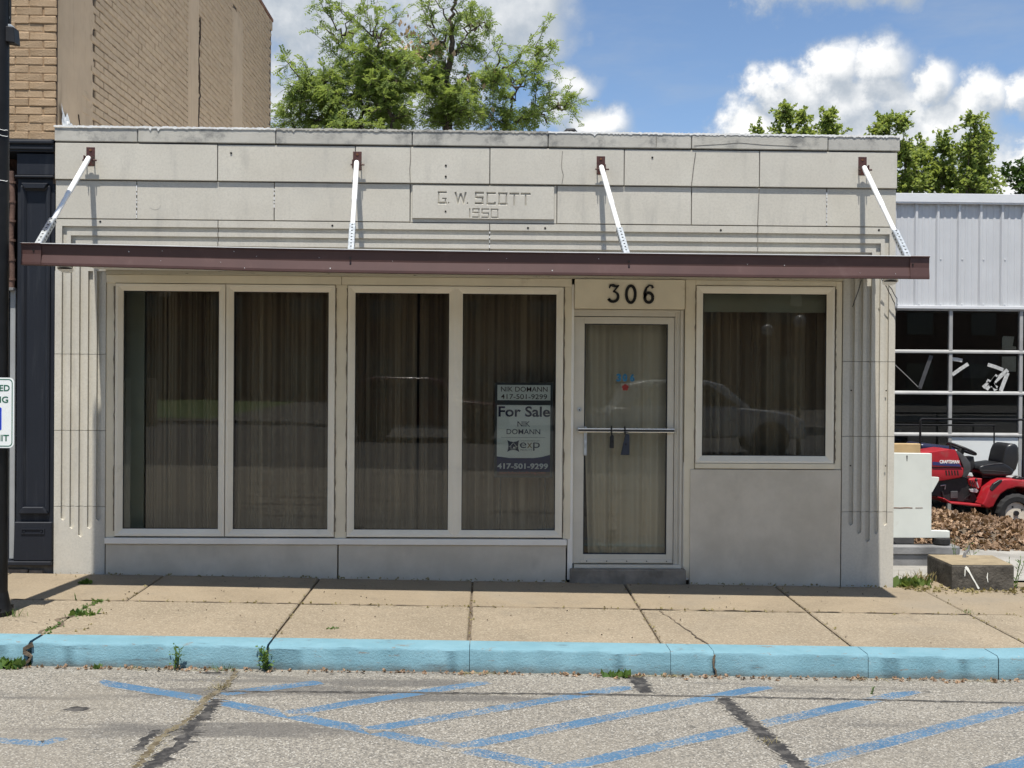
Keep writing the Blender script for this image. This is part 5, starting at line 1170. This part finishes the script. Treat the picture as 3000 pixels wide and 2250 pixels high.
# ================================================================== VEGETATION
def leaf_mesh(name, mat, P, D, size, shape, parent=None, rngs=None, **kw):
    """P anchor points, D pointing directions, size per leaf; shape: 'pinnate' compound leaf, 'broad', 'blade'"""
    g = rngs or rng; n = len(P); P = np.asarray(P); D = np.asarray(D); D = D/np.maximum(np.linalg.norm(D, axis=1, keepdims=True), 1e-6); s = np.asarray(size)[:, None]
    ref = np.where(np.abs(D[:, 2:3]) < .9, np.array([[0, 0, 1.]]), np.array([[1., 0, 0]]))
    A = np.cross(D, ref); A /= np.linalg.norm(A, axis=1, keepdims=True); B = np.cross(A, D)
    rl = g.uniform(-.9, .9, (n, 1)); A2 = A*np.cos(rl)+B*np.sin(rl); B2 = -A*np.sin(rl)+B*np.cos(rl)
    V = []
    def quad(p, d, w, L, W, lift=.0):
        V.append(np.stack([p, p+d*L*.5+w*W, p+d*L, p+d*L*.5-w*W], 1))
    if shape == 'pinnate':
        for k in range(5):
            t = .12+.78*k/4; c = P+D*s*t-np.array([[0, 0, 1]])*s*(t*t*.28)
            for sg_ in (-1, 1):
                d2 = (A2*sg_*.85+D*.5-np.array([[0, 0, .22]])+g.normal(0, .15, (n, 3))); d2 /= np.linalg.norm(d2, axis=1, keepdims=True)
                w2 = np.cross(d2, B2); w2 /= np.maximum(np.linalg.norm(w2, axis=1, keepdims=True), 1e-6)
                quad(c, d2, w2, s*.30, s*.082)
    elif shape == 'lance':
        quad(P, D+g.normal(0, .1, (n, 3)), A2, s*.55, s*.13); e = P+D*s*.55; quad(e, D*.6-np.array([[0, 0, .25]])+g.normal(0, .08, (n, 3)), A2, s*.45, s*.10)
    elif shape == 'broad':
        quad(P, D+g.normal(0, .1, (n, 3)), A2, s, s*.38)
    elif shape == 'curl':
        quad(P, D, A2, s, s*.34); quad(P+D*s*.45, D*.5+B2*.6, A2, s*.6, s*.26)
    else:
        q = P+D*s*.5; V.append(np.stack([P-A2*s*.035, P+A2*s*.035, q+A2*s*.03, q-A2*s*.03], 1)); e = q+(D-np.array([[0, 0, .35]]))*s*.5
        V.append(np.stack([q-A2*s*.03, q+A2*s*.03, e+A2*s*.004, e-A2*s*.004], 1))
    V = np.concatenate(V, 0).reshape(-1, 3); nf = len(V)//4
    me = bpy.data.meshes.new(name); me.vertices.add(len(V)); me.vertices.foreach_set('co', V.astype(np.float32).ravel())
    me.loops.add(nf*4); me.loops.foreach_set('vertex_index', np.arange(nf*4, dtype=np.int32)); me.polygons.add(nf); me.polygons.foreach_set('loop_start', np.arange(0, nf*4, 4, dtype=np.int32)); me.polygons.foreach_set('loop_total', np.full(nf, 4, dtype=np.int32))
    me.update(calc_edges=True); return link(name, me, mat, parent, **kw)
def path(a, b, n, sag, wob, g):
    t = np.linspace(0, 1, n)[:, None]; p = a*(1-t)+b*t; p[:, 2] += sag*np.sin(np.pi*t[:, 0]); p[1:-1] += g.normal(0, wob, (n-2, 3)); return p
TILT = lambda x, y: None
def tree(name, label, base, hubs, tips, lobes, leafkind, leafmat, lsize, twig, per, seed, trunk_r=.16, group='trees behind the buildings', pods=None):
    """hubs: list of chains of points (trunk and main limbs); tips: explicit sparse branch ends; lobes: (centre, radii, number of twigs)"""
    g = np.random.default_rng(seed); t = thing(name, label, 'tree', base, group); wood = MB(); H = []
    for ch, r0, r1 in hubs:
        ch = [np.array(c, float) for c in ch]; fine = []
        for a, b in zip(ch[:-1], ch[1:]): fine += list(path(a, b, 6, 0, .04, g))[:-1]
        fine.append(ch[-1]); wood.tube([tuple(p) for p in fine], list(np.linspace(r0, r1, len(fine))), 8); H += [(p, r) for p, r in zip(fine, np.linspace(r0, r1, len(fine)))]
    HP = np.array([p for p, r in H]); P = []; D = []; Sz = []
    def leaves_along(pp, n, spread=.9, frm=.25):
        for _ in range(n):
            q = g.uniform(frm, 1.0); i = min(int(q*(len(pp)-1)), len(pp)-2); c = pp[i]+(pp[i+1]-pp[i])*(q*(len(pp)-1)-i)
            d = (pp[-1]-pp[0]); d = d/np.linalg.norm(d)*.55+g.normal(0, spread*.6, 3); d[2] += .05
            P.append(c); D.append(d); Sz.append(lsize*g.uniform(.65, 1.2))
    for tp in tips:
        tp = np.array(tp, float); w = np.linalg.norm(HP-tp, axis=1)+np.maximum(0, HP[:, 2]-tp[2]+.3)*2.0; a = HP[np.argmin(w)]
        pp = path(a, tp, 8, -.06*np.linalg.norm(tp-a), .05, g); L = np.linalg.norm(tp-a); wood.tube([tuple(p) for p in pp], list(np.linspace(.022, .005, 8)), 5)
        leaves_along(pp, int(per*.9*max(1, L/twig)), .8, .30)
        for _ in range(int(L/.28)+1):
            q = g.uniform(.3, .97); i = int(q*7); c = pp[i]; d = (tp-a)/L+g.normal(0, .75, 3); e = c+d*twig*g.uniform(.35, .8); sp_ = path(c, e, 4, 0, .02, g); wood.tube([tuple(p) for p in sp_], [.006, .005, .004, .003], 4); leaves_along(sp_, int(per*.75), .8, .1)
    for c, r, n in lobes:
        c = np.array(c, float); r = np.array(r, float)*.92
        for _ in range(n):
            v = g.normal(0, 1, 3); v /= np.linalg.norm(v); q = g.uniform(.25, 1) ** .55; tip = c+v*r*q*(1+.22*math.sin(5*v[0]+3*v[2]+seed)+.12*g.normal())
            w = np.linalg.norm(HP-tip, axis=1); a0 = HP[np.argmin(w)]; d = tip-a0; L = np.linalg.norm(d)+1e-6; a = tip-d/L*min(L, twig*1.3); pp = path(a, tip, 5, .04, .04, g); wood.tube([tuple(p) for p in pp], [.010, .008, .006, .005, .004], 4); leaves_along(pp, per, .95, .1)
            if g.uniform() < .10: qq = path(a0, a, 6, 0, .06, g); wood.tube([tuple(p) for p in qq], list(np.linspace(.03, .010, 6)), 5)
    wood.build('trunk', 'bark', t, recalc=False)
    leaf_mesh('crown', leafmat, P, D, Sz, leafkind, t, g)
    if pods:
        Q = []; E = []
        for c, r, n in pods:
            for _ in range(n): Q.append(np.array(c)+g.normal(0, 1, 3)*np.array(r)); E.append(np.array([g.normal(0, .4), g.normal(0, .4), -1.]))
        leaf_mesh('seed_pods', 'seed_pod', Q, E, [g.uniform(.08, .16) for _ in Q], 'broad', t, g, kind='stuff')
    return t
# photo-chart helper for the big locust: chart px -> metres on the tree's own vertical plane (real size at y = 14)
TX = lambda p: -4.80+(p-0)*.00330
TZ = lambda p: 9.80-(p-0)*.003305
def T(a, b, dy=0): return (TX(a), 14+dy, TZ(b))
def Td(a, b): return T(a, b, random.uniform(-1.1, 1.1))
tips = [Td(a, b) for a, b in [(350,5),(325,125),(420,210),(490,110),(600,50),(560,60),(650,100),(730,125),(700,190),(800,145),(830,130),(890,120),(1000,25),(1060,80),(1100,10),(1150,-60),(1210,-110),(1290,-40),(1320,20),(1465,60),(1400,120),(1410,165),(1340,190),(1300,120),(1040,190),(1420,290),(1530,345),(1500,380),(1590,400),(1560,450),(1790,245),(1870,310),(1760,330),(1800,450),(1700,350),(1650,420),(1830,560),(1770,540),(2030,600),(1930,605),(1980,650),(1860,640),(1860,720),(1780,700),(1700,690),(50,640),(35,690),(80,770),(130,720),(150,455),(215,470),(380,395),(375,290),(420,330),(540,250),(1120,290),(1250,250),(1240,120),(1180,60),(1200,180)]]
lobes = [(T(400, 590), (.85, 1.2, .65), 90), (T(250, 690), (.62, .9, .55), 55), (T(560, 420), (.55, 1.0, .52), 42), (T(760, 520), (.95, 1.4, .78), 140), (T(1000, 450), (.62, 1.2, .60), 75), (T(1000, 680), (1.2, 1.5, .62), 120), (T(1330, 680), (.80, 1.3, .52), 80), (T(1420, 560), (.45, .9, .35), 26), (T(600, 740), (1.4, 1.4, .6), 110), (T(1640, 780), (.55, .8, .35), 28), (T(800, 950), (2.6, 1.8, .7), 80)]
hubs = [([(-1.05, 14, -.5), (-1.0, 14, 4.5), T(1175, 800), T(1190, 560), T(1200, 300), T(1215, 80), T(1220, -100)], .15, .015), ([T(1175, 800), T(1230, 540), T(1310, 475), T(1430, 465), T(1530, 440)], .035, .012), ([(-1.0, 14, 4.5), T(1500, 900, .4), T(1560, 730, .4), T(1620, 560, .4), T(1720, 400, .4)], .05, .012), ([T(1560, 730, .4), T(1750, 700, .4), T(1900, 660, .4)], .025, .01), ([(-1.0, 14, 4.5), T(850, 900, -.4), T(790, 680, -.4), T(760, 430, -.4), T(720, 280, -.4)], .06, .012), ([(-1.0, 14, 4.2), T(560, 900, .3), T(620, 560, .3), T(590, 440, .3), T(470, 200, .3)], .06, .012), ([(-1.0, 14, 4.2), T(480, 900, -.2), T(440, 720, -.2), T(420, 620, -.2), T(300, 560, -.2)], .05, .012), ([T(1160, 300), T(1155, 220), T(1060, 170)], .02, .01), ([T(1200, 360), T(1290, 240), T(1380, 150)], .02, .01)]
tree('locust_tree', 'large feathery locust tree rising behind the shop roof', (-1.05, 14, -.5), hubs, tips, lobes, 'pinnate', 'locust_leaf', .20, .5, 11, 3, pods=[(T(1050, 310), (.28, .5, .10), 60), (T(950, 370), (.3, .5, .1), 60), (T(900, 200), (.12, .3, .2), 25), (T(1370, 520), (.25, .4, .12), 25), (T(1430, 730), (.2, .3, .1), 16)])
# trees behind the metal building: upright leafy shoots
def shoots(g, x0, x1, z0, zt, y, n):
    hubs, lobes = [], []
    for k in range(n):
        x = x0+(x1-x0)*(k+.5)/n+g.uniform(-.2, .2); top = zt(x)-(.08 if x0 < 10 else .25)+g.uniform(-.35, .1); yy = y+g.uniform(-1, 1)
        b = ((x0+x1)/2*.3+x*.7, yy, z0-2.0); hubs.append(([((x0+x1)/2, y, -.6), b, (x, yy, top-.2)], .09, .008))
        zc = z0-1.5
        while zc < top: lobes.append(((x+g.uniform(-.15, .15), yy, zc), (.78*min(1, .26+(top-zc)*.60), .8, .42), 26)); zc += .40
    return hubs, lobes
def rtree(name, label, x0, x1, z0, pts, y, n, seed, mat='mulberry_leaf', ls=.115, per=19):
    g = np.random.default_rng(seed); zt = lambda x: float(np.interp(x, [p[0] for p in pts], [p[1] for p in pts])); h, l = shoots(g, x0, x1, z0, zt, y, n)
    for k in range(n*2): x = g.uniform(x0+.3, x1-.3); tp = zt(x)-.9; l.append(((x, y+g.uniform(-.3, 1.2), g.uniform(z0-1.2, max(z0, tp))), (.75, .8, .55), 34))
    tree(name, label, ((x0+x1)/2, y, -.6), h, [], l, 'broad', mat, ls, .3, per, seed)
rtree('mulberry_tree', 'leafy tree tops just showing over the right half of the parapet', 6.9, 10.9, 8.0, [(6.9, 8.5), (7.25, 9.35), (7.7, 8.8), (8.2, 9.4), (8.8, 9.75), (9.2, 9.3), (9.6, 9.5), (10.1, 9.45), (10.4, 9.25), (10.9, 8.6)], 22, 10, 11)
rtree('mulberry_tree', 'tall bright green tree beside the shop corner above the metal roof', 11.0, 14.2, 6.6, [(11, 9.2), (11.5, 9.75), (12.1, 9.6), (12.7, 9.0), (13.2, 9.25), (13.7, 9.55), (14.2, 9.2)], 22, 8, 15)
rtree('mulberry_tree', 'slim upright tree between the bright green and dark trees on the right', 14.1, 15.3, 6.6, [(14.1, 7.6), (14.7, 8.75), (15.0, 8.55), (15.3, 7.8)], 23, 4, 19, per=15)
def dome(name, label, c, r, seed):
    hubs = [([(c[0], c[1], -.6), (c[0], c[1], c[2])], .16, .03)]; g = np.random.default_rng(seed); lobes = []
    for k in range(16):
        v = g.normal(0, 1, 3); v /= np.linalg.norm(v); lobes.append(((c[0]+v[0]*r*.62, c[1]+v[1]*r*.5, c[2]+v[2]*r*.5), (r*.36, r*.36, r*.28), 40))
    tree(name, label, (c[0], c[1], -.6), hubs, [], lobes, 'broad', 'dark_leaf', .13, .28, 18, seed)
dome('maple_tree', 'dark rounded tree at the right edge above the metal roof', (16.6, 22.5, 7.15), 1.9, 23)

# weeds: each clump is a thing
def weed(label, x, y, z, h, n, kind='blade', mat='weed_leaf', spread=.35, ls=None, seed=0, name='weed'):
    g = np.random.default_rng(seed+int(abs(x*100))); t = thing(name, label, 'weed', (x, y, z), 'weeds in the cracks')
    P = []; D = []; Sz = []; st = MB()
    if kind == 'stem':
        for k in range(n):
            e = np.array([x+g.normal(0, spread*h*.5), y+g.normal(0, spread*h*.3), z+h*g.uniform(.7, 1.05)]); a = np.array([x+g.normal(0, .008), y+g.normal(0, .008), z-.01]); pp = path(a, e, 5, 0, .003, g); st.tube([tuple(p) for p in pp], [.004, .0035, .003, .0025, .002], 5)
            for q in np.linspace(.15, 1, 9):
                c = a+(e-a)*q; P.append(c); D.append(np.array([g.normal(0, .7), g.normal(0, .7), .9])); Sz.append((ls or h*.35)*g.uniform(.7, 1.2))
        st.build('stem', mat, t, recalc=False); leaf_mesh('leaves', mat, P, D, Sz, 'lance', t, g)
    else:
        for k in range(n): P.append(np.array([x+g.normal(0, spread*h*.6), y+g.normal(0, spread*h*.35), z-.006])); D.append(np.array([g.normal(0, .55), g.normal(0, .4), 1.])); Sz.append(h*g.uniform(.5, 1.1))
        leaf_mesh('leaves', mat, P, D, Sz, 'blade' if kind == 'blade' else 'broad', t, g)
zs = z_street
weed('upright green weed at the kerb foot under the leftmost tall window', -1.955, -2.245, zs(-1.95, -2.25), .135, 3, 'stem', ls=.075, seed=1)
weed('bushy green weed in the kerb joint under the second tall window', -1.385, -2.24, zs(-1.4, -2.25), .12, 4, 'stem', spread=.6, ls=.085, seed=2)
weed('low weed at the kerb foot left of the upright green weed', -2.43, -2.245, zs(-2.4, -2.25), .055, 8, 'broad', seed=3)
weed('sprawling weed at the kerb foot at the far left', -2.98, -2.25, zs(-2.98, -2.25), .075, 40, 'broad', spread=1.2, seed=4)
weed('flat weed with a broad blade between the two kerb weeds', -1.66, -2.25, zs(-1.66, -2.25), .075, 30, 'blade', spread=.9, seed=5)
weed('low weed clump at the kerb foot below the door', .83, -2.255, zs(.8, -2.25), .06, 40, 'broad', spread=1.3, seed=6)
weed('small weed at the kerb foot right of the door weeds', 1.12, -2.26, zs(1.1, -2.25), .05, 16, 'blade', spread=1.2, seed=7)
weed('weed and grass tuft growing in the street crack', -1.575, -2.66, zs(-1.57, -2.66)+.015, .045, 70, 'blade', 'dry_grass', spread=1.2, seed=8)
weed('grass tuft at the foot of the lamp post', -3.30, -1.52, z_walk(-3.3, -1.5), .085, 40, 'blade', spread=.9, seed=9)
weed('small grey green weed on the sidewalk by the left pilaster', -3.21, -.42, z_walk(-3.2, -.42), .055, 40, 'broad', spread=.6, ls=.02, seed=10)
weed('tiny sprig in the sidewalk joint right of the lamp post', -3.06, -1.0, z_walk(-3.06, -1.0), .05, 2, 'stem', ls=.015, seed=11)
weed('low weeds in the cracked joint near the lamp post', -2.86, -1.45, z_walk(-2.86, -1.45), .05, 50, 'broad', spread=1.5, ls=.02, seed=12)
weed('small weed patch in the middle of a front slab', -1.05, -1.72, z_walk(-1.05, -1.72), .022, 26, 'broad', spread=1.5, seed=13)
weed('green leafy weed clump at the right foot of the shop', 3.63, .06, z_walk(3.6, 0)-.01, .10, 90, 'broad', 'corner_weed', spread=1.15, seed=14)
weed('dry grass tuft beside the leafy clump at the shop corner', 3.78, .25, z_walk(3.8, .2), .13, 110, 'blade', 'dry_grass', spread=1.0, seed=15)
weed('tall thin weed at the right side of the concrete block', 4.50, .0, z_walk(4.5, 0)-.02, .30, 4, 'stem', spread=.5, ls=.055, seed=16)
weed('second tall weed behind the right end of the concrete block', 4.46, .62, z_lot(4.5, .6), .30, 3, 'stem', spread=.4, ls=.07, seed=17)
weed('thin weed standing behind the concrete block', 4.34, .75, z_lot(4.3, .7), .30, 2, 'stem', spread=.4, ls=.05, seed=18)
weed('weed tuft in the sidewalk joint front of the concrete block', 3.66, -.95, z_walk(3.7, -.95), .05, 30, 'blade', spread=1.2, seed=19)
weed('tiny weed growing in the street near the right kerb', 2.35, -2.57, zs(2.35, -2.57), .045, 2, 'stem', ls=.025, seed=20)
weed('grass in the tar seal at the bottom right', 1.47, -3.52, zs(1.47, -3.5)+.014, .04, 40, 'blade', 'dry_grass', spread=1.5, seed=21)
# litter too small to count
def litter(name, spots, mat, size, shape='curl'):
    P = []; D = []; Sz = []
    for x, y, z in spots: P.append((x, y, z)); a = rng.uniform(0, 6.28); D.append((math.cos(a), math.sin(a), rng.uniform(0, .35))); Sz.append(size*rng.uniform(.5, 1.5))
    return leaf_mesh(name, mat, P, D, Sz, shape, None, None, kind='stuff')
sp = [(x, -2.225-abs(rng.normal(0, .03)), zs(x, -2.25)+.006) for x in rng.uniform(-3.4, 4.2, 420)]
litter('gutter_debris', sp, 'fallen_leaf', .028); litter('gutter_grass', [(x, -2.225-abs(rng.normal(0, .015)), zs(x, -2.25)+.004) for x in np.concatenate([rng.normal(c, .1, 40) for c in (-2.2, -1.7, -.1, .9, 1.15, 2.46, 3.2)])], 'dry_grass', .045, shape='blade')
sp = []
for c in range(14):
    x0 = joints[c]
    for _ in range(16): y = rng.uniform(-1.95, -.1); sp.append((x0+rng.normal(0, .015), y, z_walk(x0, y)+.004))
for _ in range(130): x = rng.uniform(-3.4, 4.2); sp.append((x, -1.0+rng.normal(0, .02), z_walk(x, -1)+.003))
for _ in range(260): x = rng.uniform(-3.6, 3.5); y = -abs(rng.normal(0, .05))-.02; sp.append((x, y, z_walk(x, y)+.004))
litter('joint_debris', sp, 'dry_grass', .022); litter('sidewalk_crumbs', [(x, y, z_walk(x, y)+.004) for x, y in zip(rng.uniform(-3.5, 4.5, 120), rng.uniform(-1.9, -.1, 120))], 'soil', .014)
litter('crack_grass', [(-1.60+rng.normal(0, .03)-.02*max(0, -y-2.8), y, zs(-1.6, y)+.014) for y in rng.uniform(-4.0, -2.35, 300)], 'dry_grass', .022, shape='blade')
litter('corner_debris', [(x, y, z_walk(x, min(y, 0))+.006) for x, y in zip(rng.uniform(3.5, 4.9, 260), rng.normal(-.12, .07, 260))], 'dry_grass', .035)
litter('crack_weeds', [(-2.88+.18*(y+2.0)*-.0+rng.normal(0, .02), y, z_walk(-2.88, y)+.004) for y in rng.uniform(-2.0, -1.0, 70)], 'weed_leaf', .03)
# leaf pile: mound plus thousands of curled dry leaves
def heap(x, y): return .17*math.exp(-((x-5.3)/.9)**2-((y-3.5)/1.0)**2)*min(1.0, max(0.0, (y-2.2)/.5))+.09*math.exp(-((y-3.3)/1.2)**2)*min(1.0, max(0.0, (y-2.2)/.5))
xs_ = list(np.linspace(4.4, 8.6, 34)); ys_ = list(np.linspace(2.2, 5.6, 24))
hm = sheet('leaf_mound', 'soil', xs_, ys_, lambda x, y: z_lot(x, y)+heap(x, y)-.02, kind='stuff'); P = []; D = []; Sz = []
for _ in range(9000):
    x = rng.uniform(4.4, 8.4); y = 2.2+3.2*rng.beta(1.2, 1.8); P.append((x, y, z_lot(x, y)+heap(x, y)+rng.uniform(-.02, .02))); D.append(tuple(rng.normal(0, 1, 3)*np.array([1, 1, .55]))); Sz.append(rng.uniform(.03, .075)+.06*rng.uniform()**4)
leaf_mesh('fallen_leaves', 'fallen_leaf', P, D, Sz, 'curl', None, None, kind='stuff')

# small vent on the roof
rv = thing('roof_vent', 'small black bent vent pipe on the shop roof edge', 'vent', (.67, .6, 3.52)); MB().tube([(.69, .55, 3.5), (.69, .55, 3.93)], .016, 10).build('pipe', 'black_plastic', rv); MB().tube([(.67, .55, 3.905), (.69, .55, 3.925), (.75, .55, 3.927), (.775, .55, 3.90)], [.018, .02, .02, .016], 12).build('cap', 'black_plastic', rv)

# ================================================================== ACROSS THE STREET (seen mirrored in the glass)
ob_ = thing('brick_block', 'dark brick block of shops across the street mirrored in the windows', 'building', (0, -46, -.2)); bx('wall', 'red_brick_far', ob_, -60, 90, -54, -45, -.6, 8.5)
for k in range(36):
    x = -58+k*4
    for z in (.8, 4.6): bx('window', 'far_window', ob_, x, x+1.6, -44.99, -44.9, z, z+2.0)
bx('parapet', 'concrete_top', ob_, -60.2, 90.2, -54, -44.8, 8.5, 8.8)
kf = thing('far_kerb', None, None, kind='structure'); MB().box(-60, 60, -24.75, -24.5, -.4, zs(0, -24.5)+.16).build('kerb_stone', 'lot_concrete', kf)
def car(name, label, x, y, mat, sc_=1.0):
    t = thing(name, label, 'car', (x, y, zs(x, y))); z = zs(x, y); f = lambda pts: [(x+a*sc_, z+b*sc_) for a, b in pts]
    MB().prism(f([(-2.3, .45), (-2.33, .95), (-2.2, 1.12), (-1.2, 1.16), (.9, 1.14), (1.9, 1.02), (2.25, .85), (2.3, .42)]), y-.92, y+.92).build('body', mat, t, .08, smooth=True, seg=3)
    cab = MB().prism(f([(-2.15, 1.1), (-1.85, 1.66), (-1.4, 1.76), (.0, 1.76), (.35, 1.68), (1.05, 1.12)]), y-.80, y+.80).build('cabin', mat, t, .07, smooth=True, seg=3)
    MB().prism(f([(-1.75, 1.18), (-1.6, 1.6), (-.95, 1.66), (-.95, 1.18)]), y-.815, y+.815).build('side_window', 'far_window', cab); MB().prism(f([(-.85, 1.18), (-.85, 1.66), (.05, 1.64), (.75, 1.18)]), y-.815, y+.815).build('side_window', 'far_window', cab)
    for wx in (-1.45, 1.45):
        for wy in (-.86, .72): w = MB().tube([(x+wx*sc_, y+wy, z+.36), (x+wx*sc_, y+wy+.16, z+.36)], .36, 24).build('wheel', 'rubber', t); MB().tube([(x+wx*sc_, y+wy-.01, z+.36), (x+wx*sc_, y+wy+.17, z+.36)], .22, 18).build('rim', 'zinc', w)
        MB().tube([(x+wx*sc_, y+.88, z+.40), (x+wx*sc_, y+.935, z+.40)], .43, 24).build('wheel_arch', 'black_plastic', t)
car('parked_car', 'pale grey parked car across the street mirrored in the right window', 5.1, -16.4, 'car_white'); car('parked_car', 'maroon parked car across the street mirrored in the fourth window', -1.6, -19.5, 'car_maroon', .95)
def globe_lamp(label, x, y, h):
    t = thing('globe_lamp', label, 'street lamp', (x, y, zs(x, y))); z = zs(x, y); MB().tube([(x, y, z), (x, y, z+h)], .05, 12).build('shaft', 'black_paint', t); MB().ell((x, y, z+h+.17), (.15, .15, .15)).build('globe', 'globe_white', t, smooth=True)
globe_lamp('globe lamp across the street mirrored at the upper right window', 7.35, -16.0, 3.05); globe_lamp('lower globe lamp across the street mirrored left of the taller one', 6.75, -16.6, 2.85)
